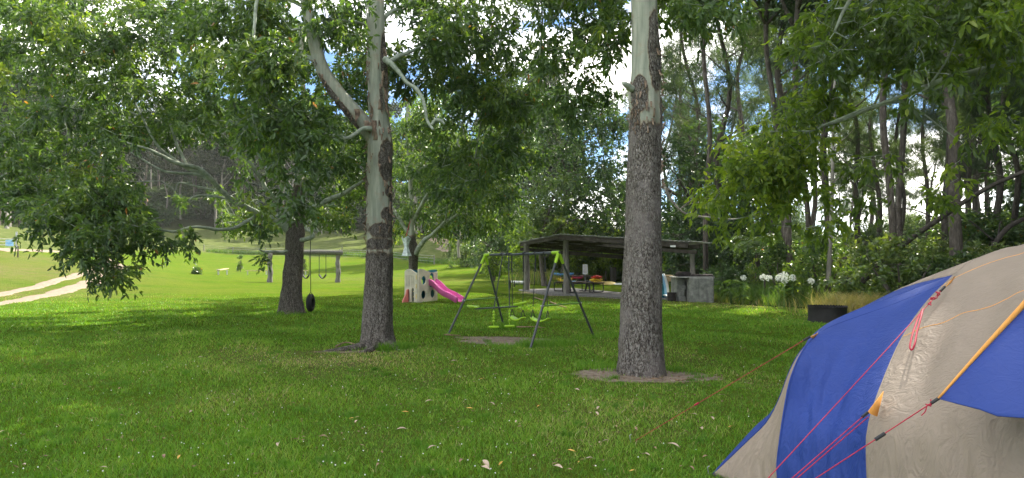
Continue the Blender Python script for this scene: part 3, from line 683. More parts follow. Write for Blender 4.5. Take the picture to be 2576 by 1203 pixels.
# --- left tree
tA = LP([(733,787,21.1,50),(734,740,21.1,47),(737,690,21.1,43),(741,640,21.1,42),(743,590,21.1,44),(742,550,21.1,44),(747,515,21.1,36),(752,470,21.1,24),(757,420,21.1,17),(762,360,21.2,14),(765,280,21.3,12),(760,180,21.5,9),(755,60,21.6,6)])
tA[0][0][2] -= .1
A_limbs = [LP(l) for l in (
 [(735,585,21.1,26),(712,560,20.9,24),(680,548,20.6,17),(640,532,20.2,15),(600,512,19.8,14),(565,488,19.4,13),(535,455,19.,12),(500,428,18.7,11),(455,412,18.4,10),(410,392,18.1,8),(360,372,17.8,6),(300,352,17.5,4)],
 [(712,530,21.,12),(690,548,20.8,11),(655,535,20.5,9),(630,552,20.2,9),(600,570,19.8,9),(560,578,19.4,9),(525,575,19.,8),(480,572,18.6,7),(440,584,18.3,7),(400,577,18.,6),(350,570,17.6,5),(300,574,17.2,4),(250,600,16.8,3)],
 [(740,545,21.,20),(726,505,20.8,16),(720,470,20.7,15),(712,430,20.6,13),(702,390,20.4,12),(692,340,20.3,10),(680,280,20.,8),(664,200,19.8,6),(650,100,19.5,4)],
 [(738,560,20.8,18),(712,525,20.6,15),(688,492,20.3,13),(668,470,20.1,11),(656,448,20.,9),(640,420,19.8,8),(600,380,19.6,7),(560,340,19.4,6),(520,290,19.2,5),(470,240,19,4)],
 [(762,530,21.2,14),(795,518,21.4,14),(830,503,21.6,13),(865,487,21.8,11),(895,468,22.,9),(930,440,22.2,6)],
 [(755,505,21.3,14),(790,470,21.5,13),(825,438,21.7,12),(848,405,21.9,11),(862,370,22.,9),(870,320,22.2,7),(876,250,22.4,5)],
 [(758,604,20.9,11),(772,600,20.7,11),(786,594,20.6,12),(782,582,20.6,8),(770,575,20.6,7),(772,560,20.6,5),(782,550,20.6,3)],
 [(722,632,20.9,8),(705,636,20.7,7),(688,633,20.5,6),(668,634,20.4,5),(650,628,20.3,3)],
 [(535,455,19.,9),(495,440,18.8,8),(450,437,18.5,7),(410,430,18.2,6),(360,402,18,5),(330,385,17.8,4)],
 [(520,440,18.9,9),(470,425,18.7,8),(430,395,18.6,8),(400,372,18.4,7),(375,330,18.2,6),(355,290,18,5),(330,240,17.8,4)],
 [(600,505,19.7,7),(560,498,19.5,7),(520,492,19.3,6),(490,495,19.1,5),(475,505,19,4)],
 [(590,500,19.7,6),(550,480,19.5,5),(500,470,19.3,5),(450,460,19.1,4),(440,480,19,3)],
 [(470,415,18.6,7),(440,350,18.6,7),(420,290,18.6,6),(390,250,18.6,5),(360,200,18.6,4)],
 [(775,575,21,6),(800,583,20.8,5),(783,560,20.8,4),(778,540,20.8,3)])]
A_boxes = [(450,400,660,540,24,27,6,.7),(90,-40,430,190,16,22,24),(-40,-40,120,120,16,22,5),(30,330,300,500,15,22,30),(100,470,330,540,15,19,14),(-60,-20,250,340,15,24,44),(230,-20,520,330,16,24,48),(480,-20,760,330,17,25,50),(740,60,930,420,19,25,30),(590,330,690,345,20,24,8),(300,320,500,340,18,21,5),
 (110,500,310,560,14.5,17.5,12),(150,560,350,620,14.5,16.5,9,.75),(150,600,215,640,14.5,16,3,.5),(235,620,335,690,14.5,16,6,.5),(400,590,490,610,16,18,4,.5),
 (560,565,700,595,20,23,5,.5),(790,520,890,575,21.5,25,9,.7),(655,648,680,652,20.2,20.8,1,.35),(800,330,920,500,22,26,20),(640,545,690,570,21,23,2,.5),(570,525,610,575,22,25,3,.6)]
tree('spreading_gum_tree', 'dark trunked gum tree left of centre with long pale limbs spreading left over the grass', 'tree', on(P(733,787,21.1).x,21.1), tA, A_limbs, A_boxes,
     cl=dict(twigs=6, per=9, tl=.40, L=.135, W=.052), rm=(.4,.78), per=7, seed=1, pale=lambda z,a: .12, rough=lambda z,a: 1. if z < 3.6 else max(0, 1-(z-3.6)*2), flare=(.42,.30,5,1.), disp=.02)
# --- middle mottled tree
tB = LP([(951,872,12.9,76),(950,840,12.9,74),(951,800,12.9,72),(953,720,12.9,68),(955,650,12.9,65),(954,560,12.9,62),(954,470,12.9,61),(955,400,12.9,60),(955,350,12.9,60),(953,300,12.9,50),(950,240,12.9,49),(947,160,12.9,48),(945,80,12.9,46),(944,0,12.9,44),(948,-120,13,40),(955,-300,13.1,30),(960,-500,13.2,18),(962,-640,13.3,8)])
tB[0][0][2] -= .08
B_limbs = [LP(l) for l in (
 [(948,352,12.9,40),(925,322,12.85,44),(900,294,12.8,42),(872,262,12.8,40),(848,232,12.8,38),(824,198,12.8,35),(806,160,12.8,33),(792,115,12.8,31),(782,70,12.8,29),(772,20,12.8,27),(766,-30,12.8,25),(750,-150,12.7,18),(730,-320,12.6,10)],
 [(934,324,12.6,14),(912,324,12.5,11),(893,336,12.45,10),(878,346,12.4,10),(858,347,12.35,10),(838,342,12.3,9),(815,338,12.2,8),(795,334,12.1,7),(783,345,12.1,5),(775,352,12.1,3)],
 [(970,150,12.7,18),(985,158,12.5,13),(1003,180,12.4,11),(1022,205,12.3,10),(1045,222,12.2,10),(1060,245,12.1,9),(1070,275,12.,9),(1078,302,12.,8),(1092,325,11.95,7)],
 [(1086,314,12.,8),(1096,302,12.,8),(1108,302,12.,8),(1120,312,12.,5)],
 [(972,162,12.8,16),(990,150,12.8,13),(1006,140,12.9,12),(1022,134,13,9),(1050,120,13.2,7),(1090,100,13.5,5)],
 [(812,90,12.7,10),(796,72,12.6,10),(775,77,12.5,9),(752,74,12.4,7),(735,78,12.3,5)],
 [(808,165,12.8,16),(785,148,12.9,14),(762,138,13,12),(738,130,13.1,8),(700,110,13.3,5)],
 [(945,85,12.9,12),(915,60,12.8,10),(880,56,12.7,9),(845,50,12.6,8),(815,50,12.5,6),(780,30,12.4,4)],
 [(950,80,13,12),(975,40,13.1,11),(1010,20,13.3,10),(1050,-10,13.5,8),(1100,-60,13.7,6)],
 [(955,-60,13,16),(1020,-90,13.4,13),(1100,-100,13.9,11),(1170,-40,14.3,9),(1195,60,14.5,7),(1200,160,14.6,6),(1178,260,14.6,5),(1165,330,14.6,4),(1190,400,14.6,3)],
 [(1195,120,14.5,5),(1215,200,14.5,5),(1210,300,14.5,4),(1195,400,14.5,3)],
 [(770,-40,12.8,14),(720,-60,12.3,12),(660,-30,11.9,10),(640,60,11.7,8),(650,160,11.6,6),(680,260,11.6,4)],
 [(770,20,12.8,10),(700,-10,13.2,9),(640,-5,13.4,8),(600,20,13.5,8),(560,30,13.6,7),(500,25,13.7,6)])]
def roughB(z, a):
    m = 1/(1+math.exp((z-1.72)*9)); f = -PI/2
    for zc,zs,ac,as_,w in ((3.45,.42,-.75,.75,1.05),(2.45,.14,-.7,.6,1.),(2.88,.13,-.45,.5,.95),(3.0,1.3,.2,.6,.9),(5.3,.65,-.35,.6,1.),(2.15,.16,-1.0,1.6,.9),(2.95,.25,-2.9,.35,.7),(4.6,.35,-1.0,.25,.7),(1.9,.12,-1.5,2.,.8)):
        m = max(m, w*gs(z,a,zc,zs,ac,as_))
    return min(1, m)
B_boxes = [(600,120,790,330,11.,12.5,17),(650,280,800,420,10.8,12.5,11,.8),(800,-40,940,120,11.5,14,8),(800,180,930,300,13.5,15,5),(975,-40,1150,180,12,15.5,20),(1130,-40,1330,260,12.5,16,26),(1000,170,1240,420,13.4,16,16,.9),(1240,200,1340,420,14,16,8,.9),(1120,380,1230,500,14.,15,5,.8),
 (450,-60,700,130,12.5,14.5,14),(560,-420,1000,-60,11,15,22),(1000,-420,1400,-60,11.5,16,20),(760,-420,1750,-60,14,21,46,1.15),(560,-330,1250,-80,16,20.5,30,1.1),(900,-300,1400,-90,19,24,18,1.1),(950,-260,1350,-75,18.5,23.5,26,1.1),(655,440,770,540,11.3,12.2,4,.7)]  # the high unseen clumps here are added to shade the near lawn
rtB = tree('mottled_gum_tree', 'gum tree in the middle with mottled peeling trunk forking to the left', 'tree', on(P(951,872,12.9).x,12.9), tB, B_limbs, B_boxes,
     cl=dict(twigs=6, per=8, tl=.34, L=.125, W=.046), rm=(.4,.75), per=6, seed=2, rough=roughB, pale=lambda z,a: .55*math.exp(-((z-.6)/.5)**2)*(1 if a < -1.2 else .3)+.12, flare=(.30,.22,6,.6), disp=.016, trunk_step=.03,
     rough_limbs={0: lambda z,a: max(.95*gs(z,a,4.6,.55,-2.4,.55), .7*gs(z,a,4.0,.2,-1.2,.5), .1)}, tipr=.004)
flakes(rtB, tB[0], tB[1], [(1.75,2.2,-PI,0,16,.09),(2.2,3.3,-PI,-2.2,24,.10),(2.2,3.2,-1.2,0,20,.09),(3.2,4.1,-PI,-.3,18,.10),(4.1,5.6,-2.9,-2.0,16,.15),(4.3,5.6,-1.3,-.1,20,.14),(3.85,4.15,-2.,-1.2,9,.2)], 4)
flakes(rtB, B_limbs[0][0], B_limbs[0][1], [(4.1,5.3,-PI,-2.0,26,.10),(3.95,4.3,-2,-1.2,4,.16)], 5)
# roots of the mottled tree
m = MB()
for pts in ([(-2.62,12.72,.10),(-2.85,12.6,.05),(-3.15,12.52,.015),(-3.5,12.5,-.03)],[(-2.45,12.62,.12),(-2.5,12.45,.06),(-2.62,12.3,.0),(-2.8,12.2,-.04)],[(-2.25,12.65,.1),(-2.1,12.5,.04),(-1.95,12.4,-.03)]):
    m.tube(spline([(x,y,z+h1(x,y)) for x,y,z in pts],5), np.linspace(.085,.02,5*(len(pts)-1)+1), 9, rough=1., pale=.2)
m.build('root', 'bark', rtB, smooth='all')
# --- big right trunk
tC = LP([(1612,936,9.9,108),(1613,900,9.9,106),(1613,850,9.9,104),(1615,780,9.9,100),(1617,700,9.9,95),(1619,600,9.9,88),(1620,500,9.9,85),(1620,420,9.9,81),(1622,340,9.9,80),(1623,290,9.9,80),(1620,240,9.9,80),(1624,190,9.9,74),(1622,100,9.9,69),(1618,0,9.9,65),(1612,-150,9.9,58),(1600,-400,9.9,46),(1590,-700,9.9,28),(1585,-900,9.9,12)])
tC[0][0][2] -= .08
C_limbs = [LP(l) for l in (
 [(1590,224,9.75,18),(1578,214,9.65,15),(1568,209,9.6,9)],
 [(1612,-200,9.9,36),(1560,-330,10.1,28),(1480,-420,10.6,22),(1400,-380,11.2,14),(1360,-200,11.6,8),(1340,-40,11.8,5)],
 [(1615,-120,9.9,24),(1680,-230,9.9,20),(1760,-260,10.,14),(1820,-120,10.,8),(1800,0,10,4)],
 [(1610,-60,9.95,14),(1540,-110,10.4,12),(1440,-60,11.1,9),(1400,40,11.3,7),(1340,30,11.5,6),(1290,0,11.6,5)])]
def roughC(z, a):
    m = 1/(1+math.exp((z-3.52)*12))
    for zc,zs,ac,as_,w in ((4.6,.62,-.85,.72,1.1),(3.95,.28,-2.1,.62,1.1),(3.7,.35,-.1,.5,1.),(4.3,.5,.5,.7,.8),(3.55,.25,-2.5,.5,1.),(4.15,.12,-1.,.3,.0)): m = max(m, w*gs(z,a,zc,zs,ac,as_))
    return min(1, m)
C_boxes = [(1480,-60,1585,150,10.2,12.5,8,.9),(1340,-60,1500,200,11,12.5,13),(1400,180,1560,260,11.5,13,5,.8),(1670,-60,1860,60,9.6,11,8,.8),(1300,-380,1600,-60,9.5,12,14),(1600,-500,1950,-100,9.2,11,14)]
rtC = tree('tall_gum_tree', 'large gum tree with thick rough grey trunk and smooth pale green upper trunk', 'tree', on(P(1612,936,9.9).x,9.9), tC, C_limbs, C_boxes,
     cl=dict(twigs=6, per=8, tl=.32, L=.12, W=.044), rm=(.4,.7), per=6, seed=3, rough=roughC, pale=lambda z,a: .95, flare=(.16,.34,5,.5), disp=.013, trunk_step=.025, tipr=.004)
flakes(rtC, tC[0], tC[1], [(3.4,3.8,-PI,-1.2,26,.07),(3.7,4.1,-2.7,-1.6,18,.09),(2.6,3.6,-.5,.2,22,.08),(4.2,5.0,-.9,.1,8,.07),(3.6,4.2,-.4,.2,10,.10)], 6)
# --- tree behind the playhouse
tE = LP([(1040,744,32,26),(1040,700,32,23),(1039,660,32,22),(1040,630,32,24),(1037,605,32,17),(1037,570,32,13),(1036,520,32,12),(1030,420,32,10),(1025,300,32,7),(1030,200,32,4)])
E_limbs = [LP(l) for l in (
 [(1045,640,31.9,15),(1056,622,31.8,13),(1068,606,31.7,12),(1086,590,31.6,10),(1120,560,31.3,8),(1170,530,31,7),(1230,500,30.6,5)],
 [(1040,600,32,10),(1010,560,32,8),(980,500,32,6),(960,420,32,5)],
 [(1037,560,32,9),(1080,480,31.5,8),(1130,400,31,7),(1180,300,30.6,5),(1220,220,30,4)],
 [(1120,560,31.3,6),(1130,470,30,5),(1160,420,29,4),(1150,350,28.5,3)])]
E_boxes = [(980,230,1130,420,29,36,26),(1110,200,1340,420,28,36,42),(990,400,1140,560,30,36,24),(1130,400,1290,545,27,35,40),(1150,540,1240,580,28,33,8,.7),(985,540,1035,600,32,36,4,.7),(1090,560,1160,600,32,35,4,.7)]
tree('gum_tree', 'leafy gum tree with forked trunk standing behind the plastic playhouse', 'tree', on(P(1040,744,32).x,32), tE, E_limbs, E_boxes,
     cl=dict(twigs=6, per=7, tl=.55, L=.19, W=.062, down=.6), rm=(.6,1.05), per=6, seed=4, rough=lambda z,a: 1/(1+math.exp((z-2.7)*9)), pale=lambda z,a: .1, disp=.015, tipr=.006, biasadd=.05)
# --- overhanging tree right of frame
bx, by = 10.6, 9.2
tD = (np.array([(bx,by,-.1),(bx,by,1),(bx-.05,by,3),(bx-.1,by+.1,5.5),(bx-.2,by+.1,8.5),(bx-.2,by+.2,12)]), np.array([.34,.31,.28,.24,.17,.05]))
D_limbs = [(spline([(bx-.05,by,3.2)]+[tuple(P(u,v,Y)) for u,v,Y in ((2800,80,10.6),(2576,150,11.),(2420,188,11.4),(2360,205,11.6),(2280,240,11.9),(2200,268,12.2),(2110,305,12.5),(2050,325,12.8),(1990,352,13.1),(1930,392,13.4),(1880,430,13.6))],5), None),
           (spline([tuple(P(u,v,Y)) for u,v,Y in ((2330,214,11.7),(2250,250,11.8),(2170,275,12),(2080,312,12.3),(2040,330,12.5),(1960,330,12.9),(1880,345,13.2),(1830,400,13.4))],5), None),
           (spline([(bx-.1,by,5.5)]+[tuple(P(u,v,Y)) for u,v,Y in ((2800,-250,10),(2500,-250,10.5),(2300,-150,10.8),(2150,-20,11),(2100,80,11.2))],5), None),
           (spline([tuple(P(u,v,Y)) for u,v,Y in ((2340,212,11.6),(2370,170,11.5),(2400,110,11.4),(2410,40,11.3))],5), None),
           (spline([tuple(P(u,v,Y)) for u,v,Y in ((2160,285,12.2),(2230,262,12.1),(2290,265,12.1),(2380,330,12.1),(2450,380,12.))],5), None)]
D_limbs = [(p, np.linspace(a,b,len(p))) for (p,_),(a,b) in zip(D_limbs, ((.062,.012),(.022,.008),(.08,.02),(.022,.008),(.02,.008)))]
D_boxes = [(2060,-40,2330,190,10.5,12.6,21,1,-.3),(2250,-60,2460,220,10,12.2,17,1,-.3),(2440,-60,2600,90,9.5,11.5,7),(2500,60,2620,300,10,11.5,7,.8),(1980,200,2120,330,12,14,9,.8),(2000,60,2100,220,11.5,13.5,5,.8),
 (1800,370,1990,470,12.5,14.3,20,.8,.22),(1900,300,2080,420,12.4,14,14,.8,.15),(1770,460,1960,550,12.8,14.3,12,.65,.28),(1960,440,2090,560,12.5,13.8,8,.65,.2),(2140,400,2420,500,11.7,12.4,6,.6),(2430,270,2600,340,11,12,5,.7),(2060,-300,2700,-60,9.5,12,14)]  # lower clumps tinted paler as if sunlit, since the crowns block the sun
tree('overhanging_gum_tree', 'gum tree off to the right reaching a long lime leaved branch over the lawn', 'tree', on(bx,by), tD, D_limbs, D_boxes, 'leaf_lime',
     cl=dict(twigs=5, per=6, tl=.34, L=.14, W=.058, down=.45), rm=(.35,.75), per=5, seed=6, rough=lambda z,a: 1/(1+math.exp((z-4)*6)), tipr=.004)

# --- generic broadleaf background trees
def bgtree(name, label, base, ht, boxes, mat, cl, rm, seed, r0=.25, group=None, tmat='dark_bark', per=6):
    x,y,z = base; rr = random.Random(seed); tp = spline([(x+rr.uniform(-.2,.2)*k, y+rr.uniform(-.2,.2)*k, z-.1+ht*k/4) for k in range(5)], 5)
    trd = (tp, np.linspace(r0, .04, len(tp))); limbs = []
    for k in range(6):
        a = rr.uniform(0,6.28); z0 = z+ht*rr.uniform(.15,.6); l = ht*rr.uniform(.25,.45)
        p = spline([(x,y,z0),(x+math.cos(a)*l*.4,y+math.sin(a)*l*.4,z0+l*.35),(x+math.cos(a)*l*.9,y+math.sin(a)*l*.9,z0+l*.6)],4); limbs.append((p, np.linspace(r0*.45,.03,len(p))))
    return tree(name, label, 'tree', (x,y,z), trd, limbs, boxes, mat, cl=cl, rm=rm, per=per, seed=seed, trunkmat=tmat, limbmat=tmat, tipr=.012, group=group, trunk_step=.3, frm=.1)
CLB = dict(twigs=6, per=9, tl=.85, L=.26, W=.11, down=.2, six=False, spread=1.)
b = on(P(1430,700,47).x, 50)
bgtree('broadleaf_tree', 'dense dark broadleaf tree behind the left half of the shelter roof', b, 10, [(1320,240,1590,420,44,54,48),(1320,410,1600,560,44,54,44),(1350,540,1600,600,46,52,10,.8)], 'leaf_dark', CLB, (1.,1.7), 21, .3)
b = on(P(1370,700,44).x, 44)
bgtree('broadleaf_tree', 'yellow green bushy tree left behind the shelter roof', b, 6, [(1325,520,1440,600,42,46,14,.8),(1340,455,1420,530,42,46,5,.7)], 'leaf_olive', CLB, (.9,1.3), 22, .15)
b = on(P(1780,700,38).x, 40)
bgtree('broadleaf_tree', 'dark dense tree behind the concrete barbecue', b, 9, [(1670,330,1860,480,36,44,22),(1680,470,1960,640,35,43,42),(1660,600,1990,700,36,42,20,.8),(1820,350,1960,480,37,44,12)], 'leaf_dark', CLB, (1.,1.5), 23, .28)
b = on(P(1250,650,60).x, 60)
bgtree('broadleaf_tree', 'dark green bushy tree at the field corner right of the climbing dirt road', b, 6, [(1195,560,1340,660,56,64,26),(1240,520,1330,600,57,63,10)], 'leaf_dark', CLB, (1.1,1.6), 24, .2)
# ================================================================== FORESTS (one of each kind, then copies)
def sheoak(name, label, loc, ht, seed, dens=1., r0=.2, low=.28):
    x,y,z = loc; rr = random.Random(seed)
    tp = spline([(x+rr.uniform(-.22,.22)*k**.8, y+rr.uniform(-.22,.22)*k**.8, z-.2+ht*k/6) for k in range(7)], 4); trd = (tp, np.linspace(r0, .03, len(tp))); limbs = []; boxes = []
    nb = 15
    for k in range(nb):
        f = low+(1-low)*k/nb; a = rr.uniform(0,6.28); l = (1.35-f)*rr.uniform(2.,3.6); i = int(f*(len(tp)-1)); c = tp[i]
        p = spline([tuple(c),(c[0]+math.cos(a)*l*.45,c[1]+math.sin(a)*l*.45,c[2]+l*.28),(c[0]+math.cos(a)*l,c[1]+math.sin(a)*l,c[2]+l*.75)],4)
        limbs.append((p, np.linspace(.045*(1.3-f)+.012,.012,len(p))))
        e = p[-1]; w = .8; boxes.append((e[0]-w,e[1]-w,e[0]+w,e[1]+w,e[2]-.8,e[2]+.8,max(1,int(round(1.8*dens)))))
        if k%2: e = p[len(p)//2]; boxes.append((e[0]-w,e[1]-w,e[0]+w,e[1]+w,e[2]-.5,e[2]+.9,1))
    return tree(name, label, 'tree', (x,y,z), trd, limbs, boxes, 'needle', cl=dict(twigs=6, per=11, tl=.62, L=.34, W=.028, down=.55, six=False, spread=.9), rm=(.55,1.1), per=6, seed=seed,
                trunkmat='dark_bark', limbmat='dark_bark', px=False, tipr=.007, group='she-oaks of the open wood on the right', trunk_step=.3, frm=low, flare=(.2,.5,5,0))
def at(u, Y): x = (u-1288)/FPX*Y; return on(x, Y)
so = [sheoak('sheoak_tree', 'thick trunked she-oak standing behind the tent on the far right', at(2410,24), 19, 31, 1., .22, .4),
      sheoak('sheoak_tree', 'tall she-oak trunk right behind the tree fern', at(1985,31), 22, 32, 1.2, .20, .35),
      sheoak('sheoak_tree', 'tall she-oak just left of the pale bare pole', at(2075,31), 21, 33, .9, .18, .4)]
rs = random.Random(9)
def so_copy(k, u, Y, sc, label=None):
    return copy_tree(so[k], at(u,Y)-Vector((0,0,.1)), rs.uniform(0,6.28), (sc*rs.uniform(.9,1.05),)*2+(sc,), label or 'slim she-oak in the open wood on the right beyond the undergrowth')
for k,u,Y,sc,lab in ((1,1742,42,1.,'she-oak rising behind the dark tree beside the large trunk'),(2,1815,37,1.05,'she-oak rising behind the concrete barbecue'),(0,1885,48,1.2,None),(2,1705,52,1.15,None),(1,2150,40,.85,None),(0,2215,46,.9,None),(2,2265,38,.75,None),
    (1,2330,52,1.,None),(0,2500,33,.9,None),(2,2560,40,1.,None),(1,2480,60,1.1,None),(0,2040,58,1.15,None),(2,1940,62,1.15,None),(0,2620,34,1.1,None),(1,2690,30,1.1,None),(2,2760,36,1.1,None)): so_copy(k,u,Y,sc,lab)
for i in range(36):
    u = rs.uniform(1660,2900); Y = rs.uniform(55,110); so_copy(i%3, u, Y, rs.uniform(.7,1.15)*(1 if Y < 80 else .85))
for i in range(9):
    u = rs.uniform(2350,2760); Y = rs.uniform(48,72); so_copy(i%3, u, Y, rs.uniform(.95,1.2))

def fargum(label, loc, ht, seed, pale=True):
    x,y,z = loc; rr = random.Random(seed); tp = spline([(x+rr.uniform(-.3,.3)*k**.7, y, z-.5+ht*k/6) for k in range(7)],3); limbs = []; boxes = []
    for k in range(9):
        f = .42+.55*k/9; a = rr.uniform(0,6.28); l = rr.uniform(2,4.2)*(1.3-f); c = tp[int(f*(len(tp)-1))]
        p = spline([tuple(c),(c[0]+math.cos(a)*l*.6,c[1]+math.sin(a)*l*.6,c[2]+l*.7),(c[0]+math.cos(a)*l,c[1]+math.sin(a)*l,c[2]+l*1.3)],3); limbs.append((p, np.linspace(.09,.03,len(p))))
        e = p[-1]; boxes.append((e[0]-1.6,e[1]-1.6,e[0]+1.6,e[1]+1.6,e[2]-1.2,e[2]+1.2,3))
    return tree('forest_gum_tree', label, 'tree', (x,y,z), (tp, np.linspace(.26,.06,len(tp))), limbs, boxes, 'far_leaf', cl=dict(twigs=5, per=6, tl=1.3, L=.55, W=.26, down=.3, six=False, spread=1.), rm=(.9,1.8), per=6, seed=seed,
                trunkmat='pale_bark' if pale else 'dark_bark', limbmat='pale_bark', px=False, tipr=.02, group='tall gums of the wooded slope behind the meadow', trunk_step=.8, frm=.4)
FGL = 'tall slim gum on the wooded slope behind the meadow'
fg = [fargum('tall pale gum trunk at the far left edge of the wooded slope', at(16,98), 24, 41), fargum(FGL, at(560,152), 25, 42), fargum(FGL, at(300,140), 22, 43, False)]
def yedge(u): return float(np.interp(u, [-300,0,250,500,900,1120,1330,1700], [88,102,127,152,152,120,92,80]))
for i in range(130):
    u = rs.uniform(-260,1420); Y = yedge(u)+rs.random()**1.4*60; s_ = rs.uniform(.75,1.2)
    copy_tree(fg[i%3], at(u,Y)-Vector((0,0,.3)), rs.uniform(0,6.28), (s_,s_,s_*rs.uniform(.9,1.1)), FGL)

def shrub(name, label, loc, rx, hz, mat, cl, seed, n=14, group=None, per=6, rm=(.3,.5)):
    global RNG; RNG = np.random.default_rng(seed); random.seed(seed); x,y,z = loc; root = thing(name, label, 'shrub', loc, group)
    sk = Skel(); m0 = MB()
    for k in range(6):
        a = k*1.05; p = spline([(x,y,z-.05),(x+math.cos(a)*rx*.25,y+math.sin(a)*rx*.25,z+hz*.35),(x+math.cos(a)*rx*.5,y+math.sin(a)*rx*.5,z+hz*.7)],4); rr = np.linspace(.03,.012,len(p))*hz*.7; m0.tube(p,rr,6); sk.limb(p,rr,.15,.2)
    m0.build('stem','dark_bark',root)
    T = []; B = []
    for _ in range(n):
        a = random.uniform(0,6.28); q = math.sqrt(random.random()); t = random.uniform(.18,1.); e = math.sqrt(max(0,1-(2*max(t,.5)-1)**2))*.9+.1; r = random.uniform(*rm)
        c = np.array([x+math.cos(a)*rx*q*e, y+math.sin(a)*rx*q*e, z+hz*t]); bi = random.gauss(.45,.17)
        for _ in range(per):
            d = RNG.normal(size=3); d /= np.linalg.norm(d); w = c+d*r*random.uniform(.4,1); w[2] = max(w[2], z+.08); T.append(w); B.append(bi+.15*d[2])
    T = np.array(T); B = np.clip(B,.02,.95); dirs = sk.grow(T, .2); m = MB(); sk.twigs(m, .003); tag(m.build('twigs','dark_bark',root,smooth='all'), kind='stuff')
    m = MB(); clusters(m, T[sk.order], dirs, bias=B[sk.order], **cl); m.build('foliage', mat, root, smooth='all'); return root
CS = dict(twigs=5, per=8, tl=.26, L=.11, W=.05, down=.1, six=False, spread=.9)
SHL = 'leafy green shrub in the undergrowth at the edge of the wood'; SHG = 'shrubs of the undergrowth right of the lawn'
s1 = shrub('leafy_shrub', 'bright green bushy shrub standing in front of the tree fern', at(1960,27.5), 1.05, 2.15, 'leaf', CS, 51, 26, SHG)
s2 = shrub('leafy_shrub', SHL, at(2220,29), 1.1, 1.5, 'leaf_olive', CS, 52, 22, SHG)
s3 = shrub('leafy_shrub', SHL, at(1830,29), .9, 1.2, 'leaf_dark', CS, 53, 18, SHG)
s4 = shrub('leafy_shrub', 'tall leafy bush in the hedge behind the picnic shelter', on(4.2,50.6), 1.6, 2.4, 'leaf_lime', CS, 55, 34, 'bushes of the hedge behind the shelter')  # lime leaves put sunlight into the hedge colour, trees shade it
s1['label'] = 'bright green bushy shrub standing in front of the tree fern'
for i in range(96):
    u = rs.uniform(1800,2820); Y = rs.uniform(26,48) if i > 40 else rs.uniform(24.5,33)
    if u > 2150: Y -= 4*rs.random()
    p_ = at(u,Y)
    if not inpoly(np.array([p_.x-1.4]),np.array([p_.y]),FLOOR)[0]: continue
    k = (s2,s3,s1,s2,s3)[i%5]; s_ = rs.uniform(.7,1.25)*(1+.012*(Y-25))*(1.25 if u > 2200 else .9); copy_tree(k, p_-Vector((0,0,.05)), rs.uniform(0,6.28), (s_*1.15,s_*1.15,s_), SHL)
for i in range(26):   # behind the shelter
    x_ = 1.6+i*.52+rs.uniform(-.3,.3); y_ = 51.5+rs.uniform(-.6,2.6)-(0 if x_<9 else (x_-9)*1.2); s_ = rs.uniform(1.15,1.75); copy_tree((s4,s4,s2,s4)[i%4], on(x_,y_,-.05), rs.uniform(0,6.28), (s_,s_,s_*1.15), 'tall leafy bush in the hedge behind the picnic shelter', 'bushes of the hedge behind the shelter')
for i in range(26):   # meadow corner, foot of the slope
    u = rs.uniform(1150,1330); Y = rs.uniform(66,92); s_ = rs.uniform(.9,1.9); copy_tree((s2,s3)[i%2], at(u,Y)-Vector((0,0,.05)), rs.uniform(0,6.28), s_, 'low bush on the rough ground at the field corner', 'bushes at the field corner')
fs = shrub('forest_shrub', 'dark shrub under the gums of the wooded slope', at(400,150), 3.0, 3.6, 'far_shrub', dict(twigs=5, per=6, tl=.9, L=.5, W=.3, down=.1, six=False), 54, 20, 'dark shrubs under the gums of the wooded slope', rm=(.8,1.4))
fs2 = shrub('forest_shrub', 'grey green bush far back between the trunks on the right', at(2300,55), 2.4, 3.8, 'needle', dict(twigs=5, per=9, tl=.8, L=.34, W=.07, down=.1, six=False), 56, 16, 'bushes far back between the right hand trunks', rm=(.8,1.4))
for i in range(85):
    u = rs.uniform(-200,1330); Y = yedge(u)+3+rs.random()*45; s_ = rs.uniform(.8,1.7); copy_tree(fs, at(u,Y)-Vector((0,0,.3)), rs.uniform(0,6.28), s_)
for i in range(78):
    u = rs.uniform(1680,2750); Y = rs.uniform(42,90); s_ = rs.uniform(.6,1.15)*Y/60; copy_tree(fs2, at(u,Y)-Vector((0,0,.3)), rs.uniform(0,6.28), (s_,s_,s_*1.25), label='grey green bush far back between the trunks on the right', group='bushes far back between the right hand trunks')
for i in range(60):
    u = rs.uniform(-250,1250); Y = yedge(u)+20+rs.random()*80; s_ = rs.uniform(1.2,2.2); copy_tree(fs, at(u,Y)-Vector((0,0,.3)), rs.uniform(0,6.28), s_)
for i in range(26):
    u = rs.uniform(1700,2900); Y = rs.uniform(75,125); s_ = rs.uniform(.7,1.2); copy_tree(fs, at(u,Y)-Vector((0,0,.3)), rs.uniform(0,6.28), s_, label='dark shrub far back in the open wood on the right', group='dark shrubs far back in the open wood')

